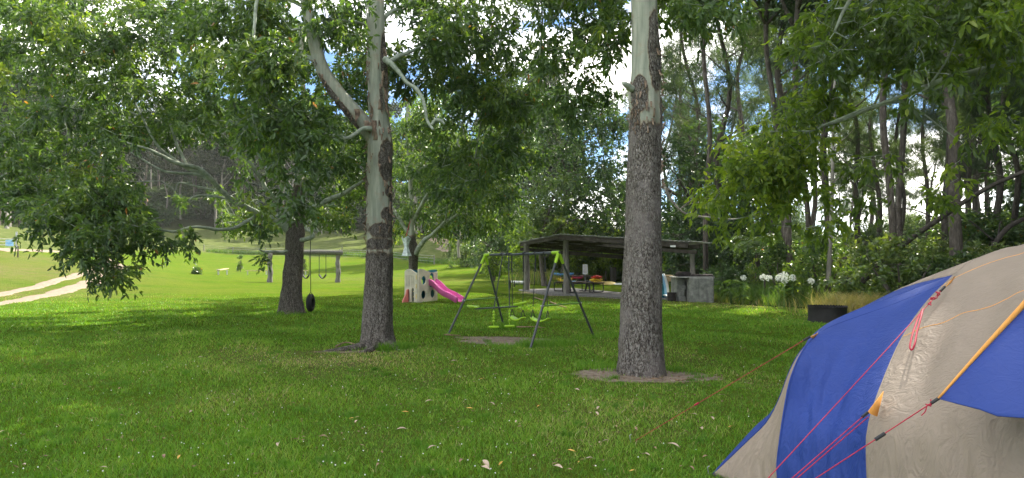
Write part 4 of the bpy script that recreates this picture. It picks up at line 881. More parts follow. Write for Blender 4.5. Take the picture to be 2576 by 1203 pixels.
# tall canopy trees: bare trunks in view, dense unseen crowns added to shade the lawn
def canopy(label, loc, ht, z0, seed):
    x,y,z = loc; rr = random.Random(seed); tp = spline([(x+rr.uniform(-.25,.25)*k**.7, y+rr.uniform(-.25,.25), z-.3+ht*k/6) for k in range(7)],4); limbs = []; boxes = []
    for k in range(7):
        a = k*.9+rr.uniform(-.2,.2); l = 3.0; c = tp[int((z0-1.5)/ht*(len(tp)-1))+k%4]; p = spline([tuple(c),(c[0]+math.cos(a)*l*.5,c[1]+math.sin(a)*l*.5,c[2]+1.6),(c[0]+math.cos(a)*l,c[1]+math.sin(a)*l,c[2]+3.8)],3); limbs.append((p, np.linspace(.08,.03,len(p))))
    return tree('shade_canopy_tree', label, 'tree', (x,y,z), (tp, np.linspace(.125,.05,len(tp))), limbs, [(x-3,y-3,x+3,y+3,z0,z0+4,20),(x-2.6,y-2.6,x+2.6,y+2.6,z0+4,ht,22)], 'leaf_dark', cl=dict(twigs=6, per=8, tl=1.1, L=.32, W=.15, down=.3, six=False), rm=(1.,1.6), per=7, seed=seed,
        trunkmat='dark_bark', limbmat='dark_bark', px=False, tipr=.012, group='tall trunks of the wood whose unseen crowns are added for shade', trunk_step=.3, frm=.4, flare=(.2,.5,5,0))
CAL = 'tall dark trunk in the wood on the right with an unseen crown added for shade'
ct = [canopy('tall trunk with unseen crown added for shade, directly right of the dark tree behind the barbecue', on(11.4,30.5), 23, 14.2, 81), canopy(CAL, on(15.5,27.5), 22, 13.4, 82)]
for i,(x_,y_) in enumerate(((13.6,24.6),(18.6,29.5),(14.2,33.0),(19.6,24.),(9.4,33.6),(22.,27.5),(17.2,21.),(11,27.2))): copy_tree(ct[i%2], on(x_,y_,-.1), rs.uniform(0,6.28), (1,1,1+.004*max(0,y_-30)*6), CAL)

# dense tree row added unseen beyond the right edge to shade the lawn
wb = tree('shade_row_tree', 'unseen dense tree added beyond the right edge of the lawn to shade it', 'tree', on(24.5,6), (spline([(24.5,6,h1(24.5,6)+k*4.6) for k in range(6)],3), np.linspace(.35,.06,16)), [],
          [(22.4,3.9,26.6,8.1,2,8,24),(22.6,4.1,26.4,7.9,8,15,30),(22.8,4.3,26.2,7.7,15,20,22),(23.4,4.9,25.6,7.1,20,23,9)], 'leaf_dark', cl=dict(twigs=6, per=8, tl=1.3, L=.42, W=.21, down=.2, six=False), rm=(1.2,1.9), per=7, seed=61,
          trunkmat='dark_bark', limbmat='dark_bark', px=False, tipr=.02, group='unseen row of dense trees added to shade the lawn', trunk_step=.5, frm=.1)
def rowx(y): return float(np.interp(y, [-14,7,21.5,34.8,69], [17,24.5,29.2,33.8,40]))
for y_ in np.arange(-14, 46, 3.3):
    if abs(y_-6) > 1.5: copy_tree(wb, on(rowx(y_)+rs.uniform(-.5,.5), y_), rs.uniform(0,6.28), (1,1,rs.uniform(.97,1.03)))
for y_ in np.arange(-12, 44, 3.3): copy_tree(wb, on(rowx(y_)+4.4+rs.uniform(-.5,.5), y_), rs.uniform(0,6.28), (1,1,rs.uniform(1.0,1.06)))

# single trunks
def pole(name, label, pts, mat, twigs=0, seed=0):
    p, r = LP(pts); b = tuple(p[0]); root = thing(name, label, 'tree trunk', b); m = MB(); m.tube(p, r, 12); m.build('trunk', mat, root, smooth='all'); rr = random.Random(seed)
    for _ in range(twigs):
        i = rr.randint(len(p)//4, len(p)-2); l = rr.uniform(.6,2.2); a = rr.uniform(0,6.28); c = p[i]; m = MB(); m.tube(spline([tuple(c),(c[0]+math.cos(a)*l*.5,c[1]+math.sin(a)*l*.5,c[2]+l*rr.uniform(0,.5)),(c[0]+math.cos(a)*l,c[1]+math.sin(a)*l,c[2]+l*rr.uniform(-.3,.8))],4), np.linspace(r[i]*.4,.006,9), 6); m.build('branch', mat, root, smooth='all')
pole('dead_trunk', 'pale bare thin trunk leaning slightly in front of the she-oaks', [(2083,712,24,13),(2088,620,24,10),(2093,500,24,9),(2095,380,24,8),(2098,260,24,7),(2100,180,24.2,5)], 'pale_bark', 5, 1)
pole('leaning_trunk', 'dark fallen trunk leaning up to the right above the tent', [(2165,712,23,16),(2215,665,23,15),(2290,602,23,14),(2360,553,22.5,13),(2430,505,22,12),(2500,465,21.5,11),(2576,432,21,10),(2680,380,20.5,8)], 'timber', 7, 2)
pole('leaning_trunk', 'curved dark trunk rising at the right edge above the tent', [(2470,720,26,17),(2485,665,26,15),(2505,610,26,13),(2540,570,26,12),(2590,545,26,10)], 'timber', 5, 3)
pole('leaning_trunk', 'thin dark bough arching left of the fallen trunk', [(2060,705,27,12),(2095,668,27,11),(2150,640,27,9),(2215,632,27,7)], 'timber', 3, 5)
pole('fallen_branch', 'bare curved grey branch hanging above the shelter end and the tree fern', [(1870,548,31,3),(1840,552,30,4),(1800,548,30,5),(1760,545,30,5),(1720,535,30,5),(1690,505,30,6),(1672,470,30,7)], 'pale_bark', 5, 6)
pole('white_trunk', 'white barked gum trunk at the field corner', [(1155,650,64,8),(1152,620,64,7),(1156,590,64,7),(1150,560,64,6),(1158,520,64,5),(1160,470,64,4)], 'pale_bark', 3, 4)

# tree fern
random.seed(3); fb = at(1905,29.5); tf = thing('tree_fern', 'tree fern with arching fronds at the edge of the wood', 'tree fern', fb)
m = MB(); m.tube([tuple(fb+Vector((0,0,z))) for z in (-.1,.8,1.6,2.0)], (.14,.11,.10,.12), 10); m.build('trunk','dark_bark',tf)
for k in range(22):
    a = k/22*2*PI*1.0+random.uniform(-.12,.12); Lf = random.uniform(1.2,1.75); up = random.uniform(.35,.95); pts = []
    for i in range(15):
        t = i/14; pts.append(np.array([fb.x+math.cos(a)*Lf*t, fb.y+math.sin(a)*Lf*t, fb.z+2.0+up*math.sin(t*2.3)*1.0-t*t*.75]))
    m = MB(); m.tube(pts, np.linspace(.012,.003,15), 4); p_, d_, l_ = [], [], []
    for i in range(1,15):
        side = np.array([-math.sin(a),math.cos(a),0]); fw = pts[i]-pts[i-1]; fw /= np.linalg.norm(fw)
        for sg in (-1,1):
            for e in (0,.5): p_.append(pts[i]-(pts[i]-pts[i-1])*e); d_.append(side*sg+fw*.35+np.array([0,0,-.18])); l_.append(.36*math.sin(PI*min(1,(i-e)/14*.86+.13))+.03)
    m.a = {}; leaves(m, np.array(p_), np.array(d_), np.array(l_), .06, RNG.uniform(.3,.8,len(p_)), True, .05, .1); m.build('frond','fern',tf, smooth='all')
# big leaved plant by the barbecue
def broadplant(label, loc, n, L, W, seed):
    rr = random.Random(seed); root = thing('broad_leaf_plant', label, 'plant', loc)
    for k in range(n):
        a = rr.uniform(0,6.28); h = rr.uniform(.3,.9); m = MB(); st = spline([tuple(loc),(loc[0]+math.cos(a)*.1,loc[1]+math.sin(a)*.1,loc[2]+h*.6),(loc[0]+math.cos(a)*.35,loc[1]+math.sin(a)*.35,loc[2]+h)],3); m.tube(st,.008,5,tint=.3)
        e = st[-1]; nn = 7; d = [np.array([math.cos(a+b),math.sin(a+b),rr.uniform(-.3,.3)]) for b in np.linspace(-1.5,1.5,nn)]; leaves(m, np.repeat(e[None],nn,0), np.array(d), L*RNG.uniform(.7,1.1,nn), W, RNG.uniform(.2,.7,nn), True, .1, .3); m.build('leaf','leaf',root)
broadplant('low plant with broad fingered leaves right of the concrete barbecue', on(*tuple(at(1838,25.6))[:2]), 11, .42, .10, 1)
broadplant('broad leaved plant between the lily flowers and the fire ring', on(*tuple(at(2010,24.4))[:2]), 8, .40, .12, 2)
broadplant('broad leaved plant in the grass behind the fire ring', on(*tuple(at(2165,21.5))[:2]), 9, .40, .11, 3)

# long grass
tg = MB(); edge_pts = spline([(7.6,26.6),(8.4,26.0),(9.2,24.8),(10.3,22.4),(11.4,20.4),(12.6,18.6),(15.5,15.0),(20,10.5)],20); n = 15000
i = RNG.integers(0,len(edge_pts),n); off = np.abs(RNG.normal(size=n))*1.6; x_ = edge_pts[i,0]+off*.75+RNG.normal(size=n)*.25; y_ = edge_pts[i,1]+off*.5+RNG.normal(size=n)*.25
hh = RNG.uniform(.2,.75,n)*np.clip(.45+off*.5,.4,1.25)*(.8+.4*patchn(x_*2,y_*2)); tt = np.clip(RNG.normal(size=n)*.2+.16+.6*np.exp(-off*3.2),0,1)
blades(tg, x_, y_, np.abs(hh)+.05, .014, tt, 1.1)
n = 3500; a = RNG.normal(size=(n,2)); x_ = at(2170,20.3).x+a[:,0]*.55; y_ = 20.6+a[:,1]*.5; blades(tg, x_, y_, RNG.uniform(.2,.75,n), .013, RNG.uniform(.72,1,n), 1.3)
n = 1300; a = RNG.normal(size=(n,2)); x_ = at(1350,47).x+a[:,0]*.8; y_ = 47.5+a[:,1]*.9; blades(tg, x_, y_, RNG.uniform(.4,1.1,n), .03, RNG.uniform(.3,.95,n), .7)
n = 5000; x_ = RNG.uniform(-52,0,n); y_ = np.interp(x_,[-53,-15.7,-3.5,.4],[118,95,70,60])+np.abs(RNG.normal(size=n))*1.6; blades(tg, x_, y_, RNG.uniform(.2,.7,n), .09, RNG.uniform(.0,.6,n), .9)
n = 2600; x_ = RNG.uniform(1.,7.,n); y_ = 52.-np.abs(RNG.normal(size=n))*1.; blades(tg, x_, y_, RNG.uniform(.3,.9,n), .03, RNG.uniform(.2,.9,n), .8)
n = 12000; u_ = RNG.uniform(1820,2700,n); y_ = RNG.uniform(20,34,n); x_ = (u_-1288)/FPX*y_; k = inpoly(x_-.6,y_,FLOOR); blades(tg, x_[k], y_[k], RNG.uniform(.25,.85,n)[k], .016, RNG.uniform(.1,.62,n)[k], 1.)
tag(tg.build('long_grass','tallgrass',smooth=False), 'long green and straw coloured grass along the edge of the wood', 'long grass', kind='stuff')

# agapanthus heads
def agap(loc, hz, r, label, seed):
    rr = random.Random(seed); root = thing('lily_flower', label, 'flower', loc, 'white globe flowers along the wood edge'); m = MB(); m.tube([tuple(loc),(loc[0]+.02,loc[1],loc[2]+hz*.6),(loc[0]+.03,loc[1],loc[2]+hz)], .009, 6); m.build('stalk','stalk',root)
    m = MB(); c = np.array([loc[0]+.03,loc[1],loc[2]+hz])
    for k in range(46):
        d = nrm(np.array([rr.gauss(0,1),rr.gauss(0,1),rr.gauss(.25,.9)])); m.tube([c, c+d*r*.75], .003, 3, cap=False); q = c+d*r*.72
        s1_ = nrm(np.cross(d,[.3,.1,1.])); s2_ = np.cross(d,s1_)
        for j in range(5):
            t_ = j*1.2566; e = q+d*r*.33+(s1_*math.cos(t_)+s2_*math.sin(t_))*r*.22; sd = nrm(np.cross(e-q,d))*r*.07; m.add([q,(q+e)/2+sd,e,(q+e)/2-sd], [(0,1,2,3)])
    m.build('bloom','petal',root)
for k,(u,v,Y,r,lab) in enumerate(((1868,699,23.5,.10,'leftmost white globe flower, standing alone'),(1918,698,23.3,.12,'white globe flower head just left of the dark stake top'),(1932,700,23.1,.11,'white globe flower head just right of the dark stake top'),(1957,700,23.,.12,'left head of the cluster of white globe flowers'),
    (1970,694,22.9,.14,'tallest white globe flower head in the middle of the cluster'),(1972,705,22.7,.12,'lowest white globe flower head of the cluster'),(1992,700,22.8,.12,'right head of the cluster of white globe flowers'),(2038,708,22.,.11,'rightmost white globe flower, nearest the fire ring'))):
    p_ = P(u,v,Y); b = on(p_.x,p_.y,-.02); agap(tuple(b), p_.z-b.z, r, lab, k)
# ================================================================== OBJECTS
random.seed(8); RNG = np.random.default_rng(8)
def V3(u,v,Y): return Vector(P(u,v,Y))
# ---- metal swing set
fl_, bl_, fr_, br_ = G(1124.7,845), G(1268.5,822), G(1333,877), G(1496,848)
tl, tr_ = P(1221,641.5,15.72), P(1405,635.5,13.6)
ss = thing('metal_swing_set', 'dark metal A-frame swing set with lime green corner joints', 'swing set', (fl_+bl_+fr_+br_)/4)
m = MB(); m.tube([tuple(tl), tuple((tl+tr_)/2+Vector((0,0,-.012))), tuple(tr_+(tr_-tl).normalized()*.04)], .027, 14); m.build('top_bar','steel_dark',ss)
for a,b in ((tl,fl_),(tl,bl_),(tr_,fr_),(tr_,br_)):
    b = b-Vector((0,0,.03)); d = (b-a); s_ = a+d*.02; m = MB(); m.tube([tuple(s_), tuple(b)], .024, 12); m.build('leg','steel_dark',ss)
    m = MB(); m.tube([tuple(a), tuple(a+d.normalized()*.10), tuple(a+d.normalized()*.26)], (.034,.033,.031), 12); m.build('corner_joint','lime',ss)
bd = (tr_-tl).normalized()
for a,sg in ((tl,1),(tr_,-1)): m = MB(); m.tube([tuple(a-bd*sg*.03), tuple(a+bd*sg*.19)], .034, 14); m.build('corner_joint','lime',ss)
for a,b,c in ((tl,fl_,bl_),(tr_,fr_,br_)):
    p1, p2 = a+(b-a)*.58, a+(c-a)*.58; m = MB(); m.tube([tuple(p1),tuple(p2)], .014, 10); m.build('cross_brace','lime_dull',ss)
    m = MB(); d = (b-a).cross(c-a).normalized()
    for q in (p1,p2):
        for sg in (-1,1): m.lathe(tuple(q+d*sg*.026), [(.0,-.012),(.014,-.012),(.014,.012),(.0,.012)], 8, axis=d)
    m.build('bolt','zinc',ss)
m = MB()
for f in (.255,.33,.37,.56,.57,.71,.83):
    c = tl+(tr_-tl)*f; m.tube([tuple(c-bd*.02),tuple(c+bd*.02)], .033, 12)
m.build('hanger_clamp','black',ss)
def on_bar(f): return tl+(tr_-tl)*f+Vector((0,0,-.02))
across = Vector((-bd.y, bd.x, 0)).normalized()
if across.y > 0: across = -across
def swing(f0, f1, zs, label, rot=0.):
    a, b = on_bar(f0), on_bar(f1); c = (a+b)/2; c.z = zs; root = thing('swing', label, 'swing', c, 'lime green seats hanging from the metal swing frame')
    ax = Vector((bd.x,bd.y,0)).normalized(); ax = Matrix.Rotation(rot,3,'Z') @ ax; ay = Vector((-ax.y,ax.x,0)); rows = []
    for s_ in np.linspace(-1,1,17):
        zz = .055*abs(s_)**2.2 + (.02*max(0,abs(s_)-.7)); wd = .085*(1-.25*max(0,abs(s_)-.6)/.4)
        rows.append([tuple(c+ax*s_*.215+ay*t*wd+Vector((0,0,zz-.012*(t*t)+.012))) for t in (-1,-.6,0,.6,1)])
    m = MB(); m.grid(rows); m.build('seat','lime',root, thick=.026)
    for q,sg in ((a,-1),(b,1)):
        e = c+ax*sg*.19+Vector((0,0,.06)); k = e+Vector((0,0,.17)); m = MB(); m.tube([tuple(q),tuple(q.lerp(k,.5)+Vector((.004,.003,0))),tuple(k)], .0075, 6)
        for w in (-1,1): m.tube([tuple(k),tuple(e+ay*w*.06)], .008, 6)
        m.tube([tuple(e-ay*.06),tuple(e+ay*.06)], .008, 6); m.build('rope','chain',root)
        m = MB(); m.tube([tuple(k-Vector((0,0,.0))),tuple(k+Vector((0,0,.06)))], .014, 8); m.build('rope_clip','lime',root)
        m = MB(); m.tube([tuple(q),tuple(q+Vector((0,0,-.36)))], .014, 7); m.build('rope_sleeve','black',root)
swing(.395,.555,.335,'lime swing seat on the left, beside the glider')
swing(.715,.835,.365,'lime swing seat on the right, behind the near leg', .25)
# glider
a, b = on_bar(.265), on_bar(.35); e1, e2 = P(1242,779,15.25), P(1282,776,14.95); c = (e1+e2)/2
gl = thing('glider_swing', 'two seat lime green glider hanging at the left end of the metal frame', 'glider', c, None)
for q,e in ((a,e1),(b,e2)):
    m = MB(); m.tube([tuple(q+Vector((0,0,.02))), tuple(q.lerp(e,.5)), tuple(e)], .013, 8); m.build('hanger_arm','steel_dark',gl)
    m = MB(); m.tube([tuple(e),tuple(e-Vector((0,0,.36)))], .008, 6)
    for k in range(4): m.ball(tuple(e-Vector((0,0,.06+k*.065))), (.028,.028,.034), 8)
    m.build('foot_post','lime',gl)
    m = MB(); m.box(tuple(e-Vector((0,0,.38))), (.22,.09,.045), Matrix.Rotation(.2,3,'Z'), .015); m.build('foot_rest','lime',gl)
s1_, s2_ = P(1195,777,15.6), P(1302,771,14.7); m = MB(); m.tube([tuple(s1_), tuple(s2_)], .016, 10); m.build('cross_bar','steel_dark',gl)
for s_,o in ((s1_,-1),(s2_,1)):
    d = (s2_-s1_).normalized()*o; y_ = Vector((-d.y,d.x,0)); rows = []
    for t in np.linspace(0,1,9): w = .10*math.sin(PI*(t*.72+.28))+.012; rows.append([tuple(s_+d*(t*.30-.05)+y_*k*w+Vector((0,0,.02+.045*t*t+.03*k*k))) for k in (-1,-.5,0,.5,1)])
    m = MB(); m.grid(rows); m.build('seat','lime',gl,thick=.03)

# ---- playhouse
cn = G(1052,761.5); d1 = Vector((.60,.80,0)).normalized(); d2 = Vector((-.80,.60,0)).normalized(); W1, W2, PH = 1.02, .66, 1.22
ph = thing('playhouse', 'cream plastic climbing playhouse with round holes and pink slide', 'playhouse', cn)
def wall(name, mat, out, holes, org, ax, th=.05, parent=ph):
    v, f = panel(out, holes, th); nrm_ = ax.cross(Vector((0,0,1))); M3 = np.array([tuple(ax),(0,0,1),tuple(nrm_)]); m = MB(); m.add(v@M3+np.array(tuple(org)), ng=f); return m.build(name, mat, parent)
wav = lambda W, a, b, n=16: [(W*(1-i/n), PH-.03+a*math.sin(b*(1-i/n)+1.2)) for i in range(n+1)]
z0 = Vector((0,0,-.02))
wall('side_wall','cream',[(0,0),(W1,0)]+wav(W1,.075,4.6),[ell(.27,.84,.135,.17),ell(.27,.30,.135,.17),arch(.58,.86,.56,1.13),ell(.76,.32,.13,.17)],cn+z0,d1)
wall('front_wall','cream',[(0,0),(W2,0)]+wav(W2,-.07,5.2),[arch(.17,.30,.03,.56),arch(.40,.55,.03,.52)]+[arch(.19+.088*k,.228+.088*k,.60,1.04,5) for k in range(5)],cn+d2*.03+z0,d2)
wall('back_wall','teal',[(0,0),(W1,0)]+wav(W1,.04,3.1),[ell(.27,.80,.16,.16),ell(.75,.72,.17,.2),ell(.5,.25,.16,.18)],cn+d2*(W2-.03)+z0,d1)
wall('back_wall','teal',[(0,0),(W2,0)]+wav(W2,.04,3.1),[ell(W2/2,.85,.17,.18)],cn+d1*(W1-.03)+z0,d2)
m = MB(); m.grid([[tuple(cn+d1*(.04+.94*i)+d2*(.05+.56*j)+Vector((0,0,.56))) for j in (0,1)] for i in (0,1)]); m.build('floor_panel','teal',ph,thick=.05)
for z in (.28,.66,1.0):
    m = MB(); m.box(tuple(cn+d2*.075-d1*.032+Vector((0,0,z-.06))), (.035,.05,.17), Matrix(((d1.x,d2.x,0),(d1.y,d2.y,0),(0,0,1))), .008); m.build('wall_clip','clip',ph)
for k in (.1,.2): m = MB(); m.box(tuple(cn+d2*.24+d1*.1+Vector((0,0,k*2))), (.1,.16,.05), Matrix(((d1.x,d2.x,0),(d1.y,d2.y,0),(0,0,1))),.01); m.build('step','clip',ph)
# salmon fin
v, f = panel([(0,0),(.30,0),(.30,.50),(.22,.47),(.18,.32),(.10,.20),(.03,.10)],[],.04); M3 = np.array([tuple(-d1*-1),(0,0,1),tuple(d2)]); m = MB()
m.add(v@M3+np.array(tuple(cn+d2*.50-d1*.33+z0)), ng=f); m.build('side_fin','salmon',ph)
# slide
sn = -d2; so_ = cn+d1*.55; nS = 22; prof = []
for i in range(nS+1):
    t = i/nS; prof.append((t*1.42, .60*(1-t)**1.05 + .045*math.sin(t*2*PI*1.35+.4)*(1-t)*1.6 + .05 - .02*t))
rows = []
for x,z in prof:
    rows.append([tuple(so_+d1*(.19+w)+sn*(x+.02)+Vector((0,0,max(.02,z+h)))) for w,h in ((-.205,-.05),(-.215,.17),(-.165,.18),(-.14,.03),(0,.0),(.14,.03),(.165,.18),(.215,.17),(.205,-.05))])
m = MB(); m.grid(rows); m.build('slide','pink',ph,thick=.015)

# ---- log swing frame
b1, b2 = G(678,710.5), G(849,710.5); lg = thing('log_swing_set', 'weathered grey log frame with a horizontal log beam on the sunny field', 'swing frame', (b1+b2)/2)
t1, t2 = P(680,638,b1.y), P(851,638,b2.y)
for b,t in ((b1,t1),(b2,t2)):
    p = spline([tuple(b-Vector((0,0,.1))),tuple(b.lerp(t,.35)+Vector((.04,0,0))),tuple(b.lerp(t,.7)+Vector((-.03,0,0))),tuple(t+Vector((.02,0,.04)))],6); r_ = np.array([.185+.02*math.sin(i*1.3)-.04*i/18 for i in range(len(p))]); m = MB(); m.tube(p,r_,12); m.build('post','log',lg)
p = spline([tuple(t1+Vector((-.35,0,.06))),tuple(t1.lerp(t2,.3)+Vector((0,0,.07))),tuple(t1.lerp(t2,.65)+Vector((0,0,.09))),tuple(t2+Vector((.3,0,.05)))],8); m = MB(); m.tube(p, np.linspace(.15,.17,len(p)), 12); m.build('beam','log_h',lg)
m = MB(); m.tube([tuple(t2+Vector((.25,0,.1))),tuple(t2+Vector((.28,0,.5)))], .03, 6); m.build('peg','log',lg)
def lswing(u0,u1,v,label):
    Y = b1.y; a0, a1 = P(u0,641,Y), P(u1,641,Y); e0, e1_ = P(u0,v,Y), P(u1,v,Y); root = thing('swing', label, 'swing', (e0+e1_)/2, 'swings hanging from the log frame')
    for a,e in ((a0,e0),(a1,e1_)): m = MB(); m.tube([tuple(a),tuple(e)], .022, 6); m.build('chain','chain',root)
    m = MB(); rows = [[tuple(e0.lerp(e1_,t)+Vector((0,k*.14,-.26*math.sin(t*PI)))) for k in (-1,0,1)] for t in np.linspace(0,1,11)]; m.grid(rows); m.build('seat','rubber',root,thick=.05)
lswing(803,820,691,'right hand belt swing hanging from the log beam'); lswing(761.5,778,691,'left hand belt swing hanging beside the dark tree trunk')

# ---- tyre swing
tc = P(781.5,762,20.9); rt = P(781,596,20.75); ts = thing('tyre_swing', 'black tyre hanging upright on a rope from the dark trunked gum', 'tyre swing', tc)
Rt, rt_ = .255, .08; rows = []
pr = [(-1,-.45),(-.98,.2),(-.86,.55),(-.80,.60),(-.5,.9),(-.44,.86),(-.38,.92),(-.05,.96),(0,.90),(.05,.96),(.38,.92),(.44,.86),(.5,.9),(.80,.60),(.86,.55),(.98,.2),(1,-.45),(.7,-.5),(.72,.1),(.4,.62),(0,.7),(-.4,.62),(-.72,.1),(-.7,-.5),(-1,-.45)]
ya = math.radians(88)
for i in range(37):
    a = i/36*2*PI; rows.append([tuple(tc+Vector(((Rt-.07+y*.085)*math.cos(a)*math.cos(ya)-x*.078*math.sin(ya), (Rt-.07+y*.085)*math.cos(a)*math.sin(ya)+x*.078*math.cos(ya), (Rt-.07+y*.085)*math.sin(a)))) for x,y in pr])
m = MB(); m.grid(rows); m.build('tyre','rubber',ts)
m = MB(); tt_ = tc+Vector((0,0,Rt-.02)); m.tube([tuple(rt),tuple(rt.lerp(tt_,.5)),tuple(tt_+Vector((0,0,.08)))], .011, 6)
m.tube([tuple(tt_+Vector((0,0,.08))),tuple(tt_+Vector((.09,0,-.02))),tuple(tt_+Vector((.09,0,-.1)))], .01, 6); m.tube([tuple(tt_+Vector((0,0,.08))),tuple(tt_+Vector((-.09,0,-.02))),tuple(tt_+Vector((-.09,0,-.1)))], .01, 6); m.build('rope','chain',ts)

# ---- benches, saplings
def bench(u0,u1,v,label):
    a, b = G(u0+4,v+9), G(u1-4,v+9); c = (a+b)/2; r = thing('park_bench', label, 'bench', c, 'low plank benches on the sunny field'); L = (b-a).length+.45; rot = math.atan2(b.y-a.y,b.x-a.x)
    m = MB(); m.box(tuple(c+Vector((0,0,.47))), (L,.32,.06), rot, .01); m.build('seat','board',r)
    for q in (a,b): m = MB(); m.box(tuple(q+Vector((0,0,.2))), (.09,.1,.48)); m.box(tuple(q+Vector((0,0,.42))), (.10,.34,.05)); m.build('leg','zinc',r)
bench(545,575,682.5,'small plank bench furthest left on the sunny field'); bench(619,674,682.5,'longer plank bench left of the log swing frame'); bench(737,773,683,'plank bench partly hidden behind the dark trunk')
def sapling(label, u, v, hpx, rx, mat, seed, n=8):
    b = G(u,v); k = b.y/FPX*hpx; o = shrub('sapling', label, tuple(b), k*rx, k, mat, dict(twigs=4, per=6, tl=.25, L=.16, W=.08, down=.1, six=False), seed, n, None, 4, (.12,.25)); o['category'] = 'sapling'
sapling('small round sapling left of the short bench', 494, 690, 17, .35, 'leaf', 71); sapling('slim young sapling standing between the two benches', 605, 684, 38, .12, 'leaf', 72); sapling('yellow leaved sapling seen under the log beam', 764, 691, 56, .1, 'leaf_lime', 73, 6)
sapling('bushy bright green young tree behind the left leg of the metal swing frame', 1243, 708, 72, .38, 'leaf_lime', 74, 26)
sapling('low grassy tuft by the dirt track', 320, 690, 12, .8, 'leaf_olive', 75, 7)

# ---- gate, pickets, fence
gp = G(41,628.5); gk = gp.y/FPX; gt = thing('farm_gate', 'tubular metal farm gate with a pale sign at the left edge of the field', 'gate', gp)
m = MB(); m.tube([tuple(gp-Vector((0,0,.1))),tuple(gp+Vector((0,0,45*gk)))], .09, 10); m.build('gate_post','zinc',gt)
m = MB()
for z in (4,12,20,27): m.tube([tuple(gp+Vector((0,0,z*gk))),tuple(gp+Vector((-3.2,-.3,z*gk)))], .028, 6)
m.tube([tuple(gp+Vector((-3.2,-.3,4*gk))),tuple(gp+Vector((-3.2,-.3,27*gk)))],.028,6); m.build('gate_rail','zinc',gt)
m = MB(); m.box(tuple(gp+Vector((-16*gk,-.08,17*gk))), (20*gk,.02,16*gk), 0., .004); m.build('sign_panel','skyblue',gt)
m = MB(); m.box(tuple(gp+Vector((-16*gk,-.094,16.5*gk))), (14*gk,.006,2.2*gk)); m.build('sign_band','blue',gt)
def picket(label, u, v0, v1, w=.06, mat='timber', cat='post'):
    b = G(u,v0); h = (v0-v1)*b.y/FPX; m = MB(); m.box((b.x,b.y,b.z+h/2-.05), (w,w,h+.1), .3, w*.12); m.box((b.x,b.y,b.z+h-.03),(w*.8,w*.8,.05),.3); o = m.build('marker_post', mat, loc=tuple(b)); tag(o, label, cat)
picket('thin dark star picket right of the farm gate', 45, 648, 619, .07); picket('white marker post seen through the drooping branch', 232, 627, 600, .3, 'white')
picket('dark wooden post behind the upturned kayaks', 1543, 712, 673, .34); picket('thin stake left of the dark post behind the kayaks', 1524, 712, 683, .09); picket('slim leaning stake left of the picnic table', 1283, 726, 706, .09)
picket('thin stake behind the left end of the picnic table', 1384, 716, 691, .08); picket('short dark stake at the corner of the lit field', 1294, 722, 708, .07); picket('dark stake among the white globe flowers', 1924, 760, 700, .06)
picket('weathered post left of the near shelter post', 1308, 700, 664, .28, 'post'); picket('pole under the right end of the shelter roof', 1777, 741, 612, .12, 'rust')
p_ = G(1316,702); m = MB(); m.box((p_.x,p_.y,p_.z+1.35),(.5,.3,.62),0.,.03); m.box((p_.x,p_.y,p_.z+.55),(.1,.1,1.15),0.,.01); tag(m.build('meter_box','white',loc=tuple(p_)), 'small white box on a post behind the left shelter post', 'box')
fn = thing('wire_fence', 'low wire fence between the mown field and the rough meadow', 'fence', on(-40,112)); fpts = [(-53,119),(-46,114),(-39,109.5),(-32,105),(-25,100.5),(-18,96),(-13,88),(-9,80)]
for x,y in fpts: m = MB(); m.box((x,y,h1(x,y)+.5),(.12,.12,1.2),0.,.02); m.build('fence_post','post',fn)
m = MB()
for z in (.35,.7,1.0): m.tube([(x,y,h1(x,y)+z) for x,y in fpts], .012, 4)
m.build('wire','zinc',fn)

# ---- cloth hanging by the tree behind the playhouse
c0 = P(1022,596,31.7); cl_ = thing('hanging_cloth', 'pale blue and white striped cloth bundle hanging left of the forked tree', 'cloth', P(1022,645,31.7))
rows = []
for i in range(15):
    t = i/14; w = .11*(1+.9*abs(t-.5)**1.2*2-.25*math.sin(t*PI)); v = 597+t*47; c = P(1021+2*t,v,31.7); rows.append([tuple(c+Vector((math.cos(a)*w*(1+.25*math.cos(5*a+t)), math.sin(a)*w*.8*(1+.2*math.sin(4*a)), -.05*math.cos(3*a)*(t<.2)))) for a in np.linspace(0,2*PI,29)])
m = MB(); m.grid(rows); m.build('cloth','towel',cl_)
m = MB(); m.tube([tuple(P(1021,598,31.7)),tuple(P(1028,570,31.8)),tuple(P(1035,545,32))], .015, 5); m.build('cord','rope',cl_)

# ---- shelter
NL, NR, FL = P(1410,590,30.5), P(1793,612,25.6), P(1305,610,36.5); FR = FL+NR-NL
sh = thing('picnic_shelter', 'open picnic shelter with low corrugated iron roof on wooden posts', 'shelter', on(4.2,31))
ex_ = (NR-NL); ey_ = (FL-NL); nn_ = ex_.cross(ey_).normalized(); nn_ = nn_ if nn_.z > 0 else -nn_
A = np.zeros((150,7,3))
for i in range(150):
    for j in range(7):
        s_, t = i/149, j/6; q = NL+ex_*s_+ey_*t+nn_*(.017*math.sin(i*1.5)+.01*math.sin(j*2+i*.2)+.02); A[i,j] = tuple(q)
m = MB(); m.grid(A); m.build('roof','iron',sh,thick=.006)
def beam(a,b,w,h,name='beam',mat='timber'):
    a,b = Vector(a),Vector(b); d = (b-a); L = d.length; x = d.normalized(); y = Vector((0,0,1)).cross(x).normalized(); z = x.cross(y); Mx = Matrix((x,y,z)).transposed(); m = MB(); m.box(tuple((a+b)/2),(L,w,h),Mx,.006); return m.build(name,mat,sh)
def rp(s_,t,dz): return NL+ex_*s_+ey_*t-nn_*dz
